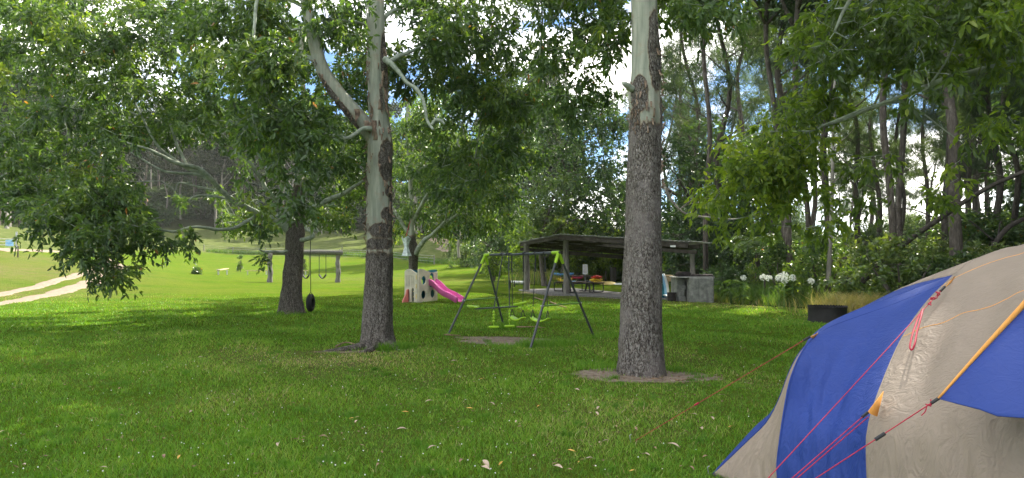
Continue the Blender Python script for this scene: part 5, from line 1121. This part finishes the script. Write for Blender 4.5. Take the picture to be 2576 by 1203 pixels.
beam(rp(.01,.03,.12),rp(.88,.03,.12),.06,.20,'fascia_beam'); beam(rp(.01,.97,.12),rp(.99,.97,.12),.06,.20,'fascia_beam')
beam(rp(.012,.05,.115),rp(.012,.95,.115),.05,.18,'fascia_beam'); beam(rp(.955,.05,.12),rp(.955,.95,.12),.05,.16,'fascia_beam')
for t in (.25,.5,.75): beam(rp(.02,t,.06),rp(.945,t,.06),.07,.09,'purlin')
for s_ in (.2,.4,.6,.8): beam(rp(s_,.06,.16),rp(s_,.94,.16),.06,.12,'rafter')
beam(rp(.02,.97,.36),rp(.9,.97,.36),.09,.18,'tie_beam'); beam(rp(.35,.06,.32),rp(.95,.06,.36),.09,.13,'tie_beam')
def spost(u,Y,w,topz,mat='post'):
    x = (u-1288)/FPX*Y; b = on(x,Y); p = spline([(x,Y,b.z-.1),(x+.02,Y,topz*.4),(x-.01,Y,topz*.75),(x,Y,topz)],5); m = MB(); m.tube(p, [w/2*(1.06-.12*i/(len(p)-1)+.02*math.sin(i)) for i in range(len(p))], 14); m.build('post',mat,sh)
spost(1324.5,35.4,.29,2.45); spost(1424,31.3,.27,2.62); spost(1742,26.9,.20,2.0); spost(1590,31.2,.24,1.95)
m = MB(); Pq = rp(.905,.025,.1); m.box(tuple(P(1689,620,26.9)+Vector((0,-.25,0))),(.2,.03,.07)); m.build('name_plate','white',sh)
pts = [(.35,36.2),(2.15,31.0),(5.0,28.1),(6.75,26.4),(7.6,27.2),(7.3,29.5),(5.0,33.2),(3.2,38.2)]
sl = MB(); n = len(pts); sl.add([(x,y,h1(x,y)-.1) for x,y in pts]+[(x,y,.07) for x,y in pts]+[(x*.995+.02,y*.999,.085) for x,y in pts], [(i,(i+1)%n,n+(i+1)%n,n+i) for i in range(n)]+[(n+i,n+(i+1)%n,2*n+(i+1)%n,2*n+i) for i in range(n)], ng=[[2*n+i for i in range(n)]])
tag(sl.build('concrete_slab','slab',smooth=False), 'grey concrete slab floor under the picnic shelter', None, None, 'structure')
# picnic table
pt = thing('picnic_table', 'picnic table with dark board top and bent black tube legs', 'picnic table', Vector((3.15,33.0,.085))); th = .20
def TP(x,y,z): return tuple(pt.location+Matrix.Rotation(th,3,'Z')@Vector((x,y,z)))
for k in range(5): m = MB(); m.box(TP(0,-.3+k*.15,.76),(1.25,.14,.045),th,.006); m.build('top_board','tabletop',pt)
for sg in (-1,1):
    for k in (0,1): m = MB(); m.box(TP(.08 if sg < 0 else .05,sg*(.68+k*.15),.46),(1.85,.13,.045),th,.006); m.build('bench_board','tabletop',pt)
# tube frames: loops that run out under each bench, seen from the long side
for sx in (-.48,.48):
    m = MB()
    for sg in (-1,1):
        m.tube(spline([TP(sx,sg*.0,.73),TP(sx,sg*.22,.4),TP(sx,sg*.4,.08),TP(sx,sg*.55,.035),TP(sx,sg*.78,.035),TP(sx,sg*.9,.1),TP(sx,sg*.9,.36),TP(sx,sg*.84,.44),TP(sx,sg*.6,.44)],5), .025, 8)
        m.tube([TP(sx,sg*.3,.73),TP(sx,-sg*.1,.35),TP(sx,-sg*.3,.06)], .022, 8)
    m.build('tube_leg','black',pt)
for sg,xo in ((-1,-1),(1,1)):
    m = MB(); m.tube(spline([TP(-.48,sg*.75,.44),TP(-.9,sg*.75,.44),TP(-.97,sg*.75,.36),TP(-.97,sg*.75,.12),TP(-.88,sg*.75,.04),TP(-.3,sg*.75,.04)],5), .025, 8)
    m.tube(spline([TP(.48,sg*.75,.44),TP(.92,sg*.75,.44),TP(.99,sg*.75,.36),TP(.99,sg*.75,.12),TP(.9,sg*.75,.04),TP(.3,sg*.75,.04)],5), .025, 8); m.build('tube_leg','black',pt)
# ---- kayaks and boards
def hull(name, label, c, L, W, Hh, rot, mat, cat, group=None, flat=False, tilt=0.):
    root = thing(name, label, cat, c, group); Rm = Matrix.Rotation(rot,3,'Z')@Matrix.Rotation(tilt,3,'X'); rows = []
    for i in range(21):
        t = i/20*2-1; w = W/2*(1-abs(t)**2.6)**.6+.004; up = Hh*.25*abs(t)**3; rows.append([tuple(Vector(c)+Rm@Vector((t*L/2, math.cos(a)*w, Hh/2+up+math.sin(a)*Hh/2*(1 if math.sin(a)<0 else (.75 if abs(t)>.45 or flat else .45))*(1-.6*abs(t)**3)))) for a in np.linspace(0,2*PI,21)])
    m = MB(); m.grid(rows); m.build('hull',mat,root,smooth='all')
    if not flat:
        m = MB(); m.tube([tuple(Vector(c)+Rm@Vector((math.cos(a)*L*.22,math.sin(a)*W*.30,Hh*.78))) for a in np.linspace(0,2*PI,19)], .022, 6); m.build('cockpit_rim','black',root)
    return root
kb = G(1501,716); kz = kb.z
hull('kayak','yellow kayak at the bottom of the stack', (kb.x,kb.y+.6,kz), 2.2,.86,.26,1.35,'yellow','kayak'); hull('kayak','yellow kayak in the middle of the stack', (kb.x+.03,kb.y+.6,kz+.17), 2.1,.82,.25,1.3,'yellow','kayak'); hull('kayak','red kayak on top of the stack', (kb.x+.06,kb.y+.55,kz+.35), 2.0,.76,.27,1.4,'red','kayak')
hull('paddle_board','pale yellow board lying tilted right of the kayak stack', tuple(G(1522,716)+Vector((.1,0,.02))), 1.25,.62,.13,.12,'paleyellow','board',None,True,.35)
hull('paddle_board','white board on the grass, half hidden by the large trunk', tuple(G(1560,716.5)+Vector((.0,0,.0))), 1.1,.5,.1,.1,'white','board',None,True,.2)
k2 = [(1396,717,'paleyellow','pale yellow kayak lowest on the left behind the picnic table',1.2,.5,.26,.1,0.),(1400,715,'magenta','dark red kayak behind the left end of the picnic table',1.,.5,.24,.3,.2),(1418,714,'blue','blue kayak behind the middle of the picnic table',1.5,.6,.3,.2,.42),(1420,717,'yellow','yellow kayak resting against the blue one behind the table',1.1,.6,.45,.15,.0),
      (1453,715,'magenta','crimson kayak right of the near shelter post',.9,.55,.32,.4,.25),(1462,717,'skyblue','light blue kayak right behind the picnic table bench',1.7,.55,.24,-.1,0.),(1486,712.5,'white','small pale blue and white board left of the kayak stack',.8,.4,.14,.1,0.)]
for u,v,mt,lab,L_,W_,H_,ro,dz in k2: g = G(u,v-2.5); hull('kayak',lab,(g.x,g.y,g.z+dz),L_,W_,H_,ro,mt,'kayak' if mt != 'white' else 'board',None,mt == 'white')
hull('kayak','upturned pale hull at the edge of the lit field left of the shelter', tuple(G(1309,716)), 1.3,.6,.28,.15,'white','kayak',None,True)
# notice on post
b = G(1472,711); k = b.y/FPX; sg = thing('notice_sign', 'small white notice on a thin post left of the kayak stack', 'sign', b); m = MB(); m.tube([tuple(b-Vector((0,0,.1))),tuple(b+Vector((0,0,28*k)))], .035, 8); m.build('post','zinc',sg)
m = MB(); m.box(tuple(b+Vector((0,-.05,33*k))), (12.5*k,.02,25*k), 0., .004); m.build('panel','white',sg)
m = MB()
for i in range(7): m.box(tuple(b+Vector(((-.4 if i%3==2 else 0)*k,-.064,(42-i*2.7)*k))), ((9.5 if i%3 else 7.5)*k,.004,.75*k))
m.build('print_lines','text',sg)
# ---- barbecue
bb = thing('concrete_barbecue', 'old rendered concrete block barbecue beside the shelter', 'barbecue', G(1752,763))
def blk(u0,u1,v0,v1,Y,dep,name,rot=.0,mat='block'):
    a = P(u0,v0,Y); b = P(u1,v1,Y); w = b.x-a.x; hgt = a.z-b.z; c = Vector(((a.x+b.x)/2, Y+dep/2, (a.z+b.z)/2)); m = MB(); m.box(tuple(c),(w,dep,hgt),rot,.025); o = m.build(name,mat,bb); return o
blk(1735,1797,699,763,26.0,1.1,'block_pier'); blk(1702.5,1722,699,758,26.5,1.0,'block_wall'); blk(1701,1799,696.5,700,26.1,1.2,'top_slab')
m = MB(); 
for r_ in range(4):
    for c_ in range(2):
        u0 = 1703+c_*9.5+(3 if r_%2 else 0); a = P(u0,702+r_*14.3,26.47); m.box((a.x+.08,26.47,a.z-.1),(.135,.03,.185),0.,.008)
m.build('block_face','block',bb)
blk(1722,1735,728,735,26.8,.7,'fire_grate',0,'rust')
m = MB(); c = P(1766,693,26.5); 
m.tube([tuple(c+Vector((-.42,0,-.06))),tuple(c+Vector((-.38,0,-.06))),tuple(c+Vector((.42,.1,-.06))),tuple(c+Vector((.46,.1,-.06)))],(.06,.11,.11,.06),14); tag(m.build('steel_drum','rust',loc=tuple(c)), 'dark rusty cylinder lying on top of the right barbecue block', 'drum')
m = MB(); c = P(1718,691.5,26.6); m.box(tuple(c),(.50,.4,.17),.1,.03); m.box(tuple(c+Vector((0,0,.1))),(.42,.34,.03),.1,.01); tag(m.build('hotplate_lid','rust',loc=tuple(c)), 'dark metal hotplate cover on the left barbecue wall', 'hotplate')
c = on(*tuple(at(1689,26.4))[:2]); m = MB(); m.lathe(tuple(c), [(.0,.0),(.16,.0),(.162,.05),(.170,.06),(.165,.1),(.168,.18),(.176,.19),(.170,.22),(.172,.31),(.180,.325),(.172,.33),(.165,.30),(.16,.03),(0,.03)], 28); tag(m.build('metal_bucket','rust',loc=tuple(c)), 'dark ribbed metal bucket left of the barbecue', 'bucket')
for i,(u,mt,dx) in enumerate(((1667,'teal',.0),(1670,'skyblue',.05),(1673,'white',.1))):
    g = on(*tuple(at(u,27.8+i*.1))[:2]); m = MB(); rows = []
    for t in np.linspace(0,1,11):
        w = .22*math.sin(PI*(t*.9+.06))**.5*.5; rows.append([(g.x+k*w+t*(-.12)+dx,g.y+t*.25,g.z+.08+t*.95) for k in (-1,0,1)])
    m.grid(rows); tag(m.build('body_board',mt,loc=tuple(g),thick=.04), ('teal','light blue','white')[i]+' body board leaning upright just right of the large trunk', 'body board')
c = P(1680,700,29); m = MB(); m.box(tuple(c),(.36,.3,.26),.2,.02); m.box((c.x,c.y,c.z-.45),(.05,.05,.65)); m.box((c.x,c.y,c.z-.8),(.3,.3,.05)); tag(m.build('letter_box','board',loc=(c.x,c.y,c.z-.82)), 'small brown box on a stand behind the body boards', 'box')
c = on(*tuple(at(1686,27.6))[:2],.085); m = MB(); rows = [[(c.x+(i/8-.5)*.5+.04*math.sin(j*2),c.y+(j/6-.5)*.4,c.z+.03+.05*math.sin(i*1.4+j)*math.sin(j*1.1)+.04) for j in range(7)] for i in range(9)]; m.grid(rows); tag(m.build('crumpled_sheet','white',loc=tuple(c),thick=.01), 'crumpled white sheet on the slab beside the bucket', 'sheet')
# ---- fire ring
c = on(*tuple(at(2080,18.35))[:2]); fr = thing('fire_ring', 'round black steel fire pit ring on the lawn behind the tent', 'fire ring', c); rows = []; rad = .475
for j,(rr_,z) in enumerate(((rad+.03,-.03),(rad+.028,.03),(rad+.004,.09),(rad,.38),(rad+.012,.39),(rad+.012,.425),(rad-.012,.425),(rad-.012,.02))):
    rows.append([(c.x+math.cos(a)*(rr_+.006*math.sin(3*a)), c.y+math.sin(a)*(rr_+.006*math.sin(3*a)), c.z+z+(.012*math.sin(40*a) if j in (5,6) else 0)) for a in np.linspace(0,2*PI,161)])
m = MB(); m.grid(rows); m.q[-1] = m.q[-1][:, ::-1]; m.build('ring','soot',fr)
m = MB(); m.lathe(tuple(c+Vector((0,0,.02))),[(0,.03),(.3,.04),(.46,.0)],24); m.build('ash_bed','block',fr)

# ================================================================== TENT
def W(u,v,Y): return np.array(tuple(P(u,v,Y)))
tn = thing('camping_tent', 'large blue and beige dome tent with orange trim and red guy ropes', 'tent', (3.2,5.0,0))
def rs_(pts, n=26):
    s_ = spline(pts,12); L = np.r_[0,np.cumsum(np.linalg.norm(np.diff(s_,axis=0),axis=1))]; t = np.linspace(0,L[-1],n); return np.stack([np.interp(t,L,s_[:,k]) for k in range(3)],-1)
S1 = rs_([(1.80,4.68,0),W(1955,1180,4.72),W(1963,1100,4.76),W(1975,1020,4.83),W(1990,950,4.92),W(2020,882,5.12),W(2062,834,5.4)])
S2 = rs_([(2.10,4.10,0),W(2180,1130,4.18),W(2190,1050,4.25),W(2225,950,4.52),W(2270,850,4.82),W(2330,762,5.15),W(2400,692,5.5)])
S3 = rs_([(2.62,3.2,0),(2.72,3.22,.5),(2.9,3.38,.95),(3.15,3.72,1.38),(3.62,4.4,1.70),(4.3,5.5,1.86)])
T1 = rs_([tuple(S1[-1]),W(2085,815,5.46),W(2120,796,5.5),W(2185,770,5.55),W(2250,747,5.58),W(2330,717,5.56),tuple(S2[-1])])
T2 = rs_([tuple(S2[-1]),W(2430,667,5.5),W(2480,641,5.5),W(2530,624,5.5),W(2576,614,5.5),tuple(S3[-1])])
def coons(A,B,Tp,bulge=.0,n=30,wr=0.,seed=0):
    """A,B side curves (base to top), Tp top curve from A to B"""
    m_ = len(A); out = np.zeros((m_,n,3)); Bt = np.stack([A[0]+(B[0]-A[0])*t for t in np.linspace(0,1,n)]); Ti = np.stack([np.interp(np.linspace(0,1,n), np.linspace(0,1,len(Tp)), Tp[:,k]) for k in range(3)],-1)
    for i in range(m_):
        v = i/(m_-1)
        for j in range(n):
            u = j/(n-1); q = (1-u)*A[i]+u*B[i]+(1-v)*Bt[j]+v*Ti[j]-((1-u)*(1-v)*A[0]+u*(1-v)*B[0]+(1-u)*v*A[-1]+u*v*B[-1])
            out[i,j] = q
    nr = np.cross(np.gradient(out,axis=1),np.gradient(out,axis=0)); nr /= np.linalg.norm(nr,axis=2,keepdims=True)+1e-9
    uu,vv = np.meshgrid(np.linspace(0,1,n),np.linspace(0,1,m_)); b = bulge*np.sin(PI*uu)*np.sin(PI*np.clip(vv,0,1))**.8
    if wr:
        for i in range(m_):
            for j in range(n):
                q = Vector(out[i,j]); env = min(1,4*uu[i,j]*(1-uu[i,j])+.1)*max(0,1-vv[i,j]*1.1)*1.3
                b[i,j] += wr*env*(mnoise.noise(Vector((uu[i,j]*7+seed,vv[i,j]*2.2,seed)))*1.6+abs(mnoise.noise(Vector((uu[i,j]*5+vv[i,j]*5,vv[i,j]*4-uu[i,j]*3,seed+5))))*1.2)
    out += nr*b[...,None]
    return out, np.clip(.05+1.15*(1-vv)**1.3,0,1)
def fine(c, n): 
    t = np.linspace(0,1,n); return np.stack([np.interp(t,np.linspace(0,1,len(c)),c[:,k]) for k in range(3)],-1)
NF = 90
def cloth(name, mat, A, B, Tp, bulge, wr, seed, thick=.004, n=80):
    g, cr = coons(fine(A,NF),fine(B,NF),Tp,bulge,n,wr,seed); m = MB(); m.grid(g, crease=cr); return m.build(name, mat, tn, smooth='all', thick=thick), g
_, g_bl = cloth('side_panel','tent_blue',S1,S2,T1,-.05,.022,1)
_, g_be = cloth('centre_panel','tent_beige',S2,S3,T2,-.05,.03,2)
# end panel beyond the left pole
E0 = rs_([(1.50,5.33,0.0),(1.58,5.36,.10),(1.78,5.45,.28),(1.98,5.55,.50),(2.13,5.6,.72),(2.3,5.65,.93),tuple(S1[-1]+np.array([.03,.12,-.02]))])
E0 = rs_([W(1795,1192,5.25),W(1825,1165,5.22),W(1880,1112,5.18),W(1930,1062,5.12),W(1962,1000,5.08),W(1985,938,5.1),W(2012,888,5.2),tuple(S1[-1]+np.array([-.004,.02,-.004]))])
S1b = S1+np.array([0,.015,0])
_, g_e = cloth('end_panel','tent_beige',E0,S1b,np.stack([E0[-1],S1b[-1]]),-.02,.02,3,n=50)
# blue skirt behind the end panel
E2 = rs_([W(1788,1196,5.32),W(1822,1158,5.34),W(1870,1105,5.36),W(1905,1068,5.4),W(1938,1040,5.42),W(1962,1000,5.3),W(1987,935,5.3),tuple(S1[-1]+np.array([.02,.08,-.02]))])
cloth('end_skirt','tent_blue',E2,E0+np.array([0,.012,0]),np.stack([E2[-1],E0[-1]+np.array([0,.012,0])]),-.0,.0,4,n=16)
# back and far sides close the dome
def back(name, mat, top, base): 
    A = []; 
    for i in range(len(top)):
        b = base[0]+(base[1]-base[0])*i/(len(top)-1); row = []
        for t in np.linspace(0,1,16): q = top[i]*(1-t)+b*t; q = q+np.array([0,.35,.30])*math.sin(t*PI)*min(1,(top[i][2]/1.5)); row.append(q)
        A.append(row)
    m = MB(); m.grid(A, crease=.5); m.build(name,mat,tn,smooth='all',thick=.004)
Bk = [np.array([2.75,6.35,0.]),np.array([3.6,8.0,0.]),np.array([5.2,7.6,0.])]
back('back_panel','tent_blue',T1,(Bk[0],Bk[1])); back('back_panel','tent_beige',T2,(Bk[1],Bk[2]))
S4 = rs_([(5.5,3.3,0),(5.6,3.45,.55),(5.78,3.9,1.0),(6.0,4.7,1.32),(6.15,5.5,1.45)])
T3 = rs_([tuple(S3[-1]),(5.0,5.5,1.84),(5.7,5.5,1.68),tuple(S4[-1])])
cloth('far_end_panel','tent_beige',S3,S4,T3,-.05,.02,7,n=40)
back('back_panel','tent_blue',T3,(Bk[2],np.array([6.6,7.0,0.])))
m = MB(); A = []
for i in range(len(S4)):
    b_ = np.array([5.5,3.3,0.])+(np.array([6.6,7.0,0.])-np.array([5.5,3.3,0.]))*i/(len(S4)-1); A.append([S4[i]*(1-t)+b_*t+np.array([.3,0,.1])*math.sin(t*PI)*S4[i][2]/1.45 for t in np.linspace(0,1,12)])
m.grid(A, crease=.3); m.build('far_end_panel','tent_blue',tn,smooth='all',thick=.004)
m = MB(); A = []
for i in range(len(E0)):
    b_ = E0[0]+(Bk[0]-E0[0])*i/(len(E0)-1); b_ = np.array([b_[0],b_[1],0.]); A.append([E0[i]*(1-t)+b_*t+np.array([0,.35,.30])*math.sin(t*PI)*min(1,E0[i][2]/1.5)*(i/(len(E0)-1))**2 for t in np.linspace(0,1,10)])
m.grid(A, crease=.3); m.build('rear_end_panel','tent_blue',tn,smooth='all',thick=.004)
# seams and pole sleeves
def seam(c, r, mat, name='seam', off=(0,0,0)):
    m = MB(); m.tube(fine(c,60)+np.array(off), r, 6); m.build(name,mat,tn,smooth='all')
seam(S1,.007,'tent_blue','pole_sleeve'); seam(S2,.006,'tent_beige','pole_sleeve')
seam(g_be[52,:,:]+np.array([-.002,-.004,.002]),.0022,'tent_orange','stitch_line'); seam(g_be[80,:,:]+np.array([-.002,-.004,.002]),.0022,'tent_orange','stitch_line'); seam(g_bl[82,:,:]+np.array([0,-.003,.002]),.002,'tent_blue','stitch_line')
# awning flap
tip = W(2360,1003,3.62); f2 = np.array([3.05,2.85,.97]); f3 = np.array([3.75,3.55,1.62]); e1_ = W(2576,772,3.86); dirx = (e1_-tip); f4 = tip+dirx*1.6
top_e = rs_([tuple(tip),tuple(tip+dirx*.5+np.array([0,-.01,.012])),tuple(e1_),tuple(f4),(4.1,4.35,1.80),(4.9,4.35,1.80)],30); low_e = rs_([tuple(tip),tuple(W(2470,1032,3.42)),tuple(W(2576,1052,3.25)),tuple(f2),(3.9,2.5,1.2),(4.8,2.55,1.25)],30)
rows = [[top_e[i]*(1-t)+low_e[i]*t+np.array([0,0,-.03])*math.sin(t*PI)*(i/29) for t in np.linspace(0,1,18)] for i in range(30)]
m = MB(); m.grid(rows, crease=.15); m.build('awning_flap','tent_blue',tn,smooth='all',thick=.004)
dn_ = nrm(np.cross(dirx,[0,-1,0.2]))
def wide(i): return .008+.028*min(1,(i/29)*3)*(1-.25*i/29)
rows = [[top_e[i]+np.array([0,-.006,0])+np.array([-.72,-.05,.69])*k*wide(i) for k in (-.15,.5,1.)] for i in range(30)]
m = MB(); m.grid(rows, crease=.1); m.build('orange_trim','tent_orange',tn,smooth='all',thick=.006)
def tab(pts, name='orange_tab'):
    m = MB(); m.add([tuple(p) for p in pts], ng=[[0,1,2]] if len(pts)==3 else [[0,1,2,3]]); m.build(name,'tent_orange',tn,smooth=False,thick=.005)
tab([W(2182,1038,4.12),W(2222,985,4.30),W(2206,1048,4.2)]); tab([W(2036,848,5.22),W(2058,838,5.33),W(2046,852,5.28)]); tab([W(2374,726,5.1),W(2402,695,5.35),W(2398,706,5.3)])
# guy ropes
def rope(pts, name='guy_rope', r=.0028, sag=.0):
    p = [Vector(tuple(x)) for x in pts]; q = []
    for i in range(len(p)-1):
        for k in range(12): t = k/12; a = p[i].lerp(p[i+1],t); a.z -= sag*math.sin(PI*t); q.append(tuple(a))
    q.append(tuple(p[-1])); m = MB(); m.tube(q, r, 6); return m.build(name,'rope',tn,smooth='all')
stk1 = (.98,3.74,.02); stk2 = (.83,3.5,.02)
def clip(p, d, parent=tn, L=.05, mat='black'):
    m = MB(); d = Vector(tuple(d)).normalized(); p = Vector(tuple(p)); m.tube([tuple(p-d*L/2),tuple(p+d*L/2)], .009, 8); m.build('buckle',mat,parent)
r1_ = rope([tip, stk1]); dv = np.array(stk1)-tip; clip(tip+dv*.012, dv)
m = MB(); c = tip+dv*.235; d = Vector(tuple(dv)).normalized(); m.tube([tuple(Vector(tuple(c))-d*.03),tuple(Vector(tuple(c))+d*.03)], .010, 8); m.build('rope_slider','black',r1_)
def knot(c, parent, r=.012, n=5, seed=0, d=(0,0,1)):
    rr = random.Random(seed); m = MB(); p = [tuple(Vector(tuple(c))+Vector(d)*(i-n)*.009+Vector((rr.uniform(-r,r),rr.uniform(-r,r),rr.uniform(-r,r)))) for i in range(2*n)]; m.tube(spline(p,4), .0034, 5); m.build('knot','rope',parent)
knot(tip+dv*.035, r1_, .014, 3, 1, tuple(dv/np.linalg.norm(dv)))
m = MB(); c = Vector(tuple(tip+dv*.045)); m.tube(spline([tuple(c),tuple(c+Vector((-.01,0,-.03))),tuple(c+Vector((-.03,0,-.05)))],4),.003,5); m.build('rope_tail','rope',r1_)
t2 = W(2180,1040,4.1); r2_ = rope([t2, stk2]); dv2 = np.array(stk2)-t2; clip(t2+dv2*.01, dv2); rope([t2+np.array([.01,0,-.02]), tuple(np.array(stk2)+np.array([.02,0,0]))])
stk3 = (.69,3.3,.02); t3 = W(2374,724,5.05); r3_ = rope([t3, stk3]); dv3 = np.array(stk3)-t3; clip(t3+dv3*.006, dv3, L=.07)
for k,f in enumerate((.035,.055,.075)): knot(t3+dv3*f, r3_, .018, 4, k+2, tuple(dv3/np.linalg.norm(dv3)))
lp0 = Vector(tuple(t3+dv3*.085)); m = MB(); a0 = W(2318,768,4.95); 
m.tube(spline([tuple(W(2322,778,4.8)),tuple(W(2308,805,4.72)),tuple(W(2296,840,4.6)),tuple(W(2289,872,4.5)),tuple(W(2294,880,4.48)),tuple(W(2301,866,4.5)),tuple(W(2307,835,4.6)),tuple(W(2316,802,4.7)),tuple(W(2322,778,4.8))],5), .006, 6); m.build('rope_loop','rope',r3_)
t4 = W(2036,848,5.22); g4 = G(1592,1113); r4_ = rope([t4, tuple(g4)], r=.0024); dv4 = np.array(tuple(g4))-t4; clip(t4+dv4*.012, dv4, L=.06)
m = MB(); c = t4+dv4*.60; d = Vector(tuple(dv4)).normalized(); m.tube([tuple(Vector(tuple(c))-d*.02),tuple(Vector(tuple(c))+d*.02)], .008, 8); m.build('rope_slider','rope',r4_)
for g in (stk1,stk2,stk3,tuple(g4),tuple(W(1789,1195,5.25))):
    m = MB(); m.tube([(g[0]-.01,g[1],g[2]-.05),(g[0]-.03,g[1]-.01,g[2]+.06),(g[0]-.015,g[1]-.01,g[2]+.07)], .004, 6); m.build('tent_peg','zinc',tn)
m = MB(); m.tube([tuple(W(1778,1192,5.25)),tuple(W(1793,1194,5.24)),tuple(W(1835,1212,5.1))], .008, 6); m.build('ground_strap','black',tn)

# ================================================================== LIGHT, SKY, CAMERA
SUN_AZ, SUN_EL = R(42), R(42)
sun = bpy.data.lights.new('Sun','SUN'); sun.energy = 2.9; sun.angle = R(.5); sun.color = (1,.93,.80)
so_b = bpy.data.objects.new('Sun', sun); COL.objects.link(so_b)
sdir = Vector((math.sin(SUN_AZ)*math.cos(SUN_EL), math.cos(SUN_AZ)*math.cos(SUN_EL), math.sin(SUN_EL)))
so_b.rotation_euler = sdir.to_track_quat('Z','Y').to_euler(); so_b.location = (30,10,30)
w = bpy.data.worlds.new('World'); S.world = w; w.use_nodes = True; nt = w.node_tree; nt.nodes.clear(); N = nt.nodes.new; Lk = nt.links.new
sky = N('ShaderNodeTexSky'); sky.sky_type = 'NISHITA'; sky.sun_disc = False; sky.sun_elevation = SUN_EL; sky.sun_rotation = SUN_AZ; sky.air_density = 1.; sky.dust_density = .3; sky.ozone_density = 1.3
tc = N('ShaderNodeTexCoord'); mp = N('ShaderNodeMapping'); mp.inputs['Scale'].default_value = (1,1,2.4); mp.inputs['Location'].default_value = (SKYO,SKYO*.7,SKYO*.4); Lk(tc.outputs['Generated'], mp.inputs[0])
nz = N('ShaderNodeTexNoise'); nz.inputs['Scale'].default_value = 2.6; nz.inputs['Detail'].default_value = 7; nz.inputs['Roughness'].default_value = .58; nz.inputs['Distortion'].default_value = .35; Lk(mp.outputs[0], nz.inputs['Vector'])
cr = N('ShaderNodeValToRGB'); cr.color_ramp.elements[0].position = .47; cr.color_ramp.elements[0].color = (0,0,0,1); cr.color_ramp.elements[1].position = .58; cr.color_ramp.elements[1].color = (1,1,1,1); Lk(nz.outputs[0], cr.inputs[0])
mx = N('ShaderNodeMix'); mx.data_type = 'RGBA'; Lk(cr.outputs[0], mx.inputs[0]); hs = N('ShaderNodeMix'); hs.data_type = 'RGBA'; hs.blend_type = 'MULTIPLY'; hs.inputs[0].default_value = 1; hs.inputs[7].default_value = (.19,.27,.37,1); Lk(sky.outputs[0], hs.inputs[6]); Lk(hs.outputs[2], mx.inputs[6]); mx.inputs[7].default_value = (CLOUD*1.03, CLOUD, CLOUD*.93, 1)
bg = N('ShaderNodeBackground'); bg.inputs[1].default_value = .12; Lk(mx.outputs[2], bg.inputs[0]); ow = N('ShaderNodeOutputWorld'); Lk(bg.outputs[0], ow.inputs[0])
if HAZE:
    zlo, zhi = float(GZ.min())-1, float(GZ.max())+45; m = MB(); m.box((0,1800,(zlo+zhi)/2),(6100,4500,zhi-zlo)); print('haze z', zlo, zhi)
    hm = bpy.data.materials.new('air_haze'); hm.use_nodes = True; hn = hm.node_tree; hn.nodes.clear(); pv = hn.nodes.new('ShaderNodeVolumePrincipled'); pv.inputs['Color'].default_value = (.95,.97,.92,1); pv.inputs['Density'].default_value = HAZE; pv.inputs['Anisotropy'].default_value = .3
    ho = hn.nodes.new('ShaderNodeOutputMaterial'); hn.links.new(pv.outputs[0], ho.inputs['Volume']); hz_ = m.build('haze', hm, smooth=False); tag(hz_, 'faint haze in the air over the field', kind='stuff')
cam = bpy.data.cameras.new('Camera'); co_ = bpy.data.objects.new('Camera', cam); COL.objects.link(co_); S.camera = co_
cam.sensor_fit = 'HORIZONTAL'; cam.sensor_width = 36; cam.lens = FPX/CW*36; cam.clip_end = 6000; cam.clip_start = .05
co_.location = (0,0,CAMZ); co_.rotation_euler = (PI/2+PITCH, 0, 0)
S.view_settings.view_transform = 'Standard'; S.view_settings.look = 'None'; S.view_settings.exposure = EXPO; S.view_settings.gamma = 1
S.cycles.use_denoising = True; S.cycles.max_bounces = 6; S.cycles.diffuse_bounces = 3; S.cycles.transmission_bounces = 3; S.cycles.transparent_max_bounces = 4; S.cycles.glossy_bounces = 2
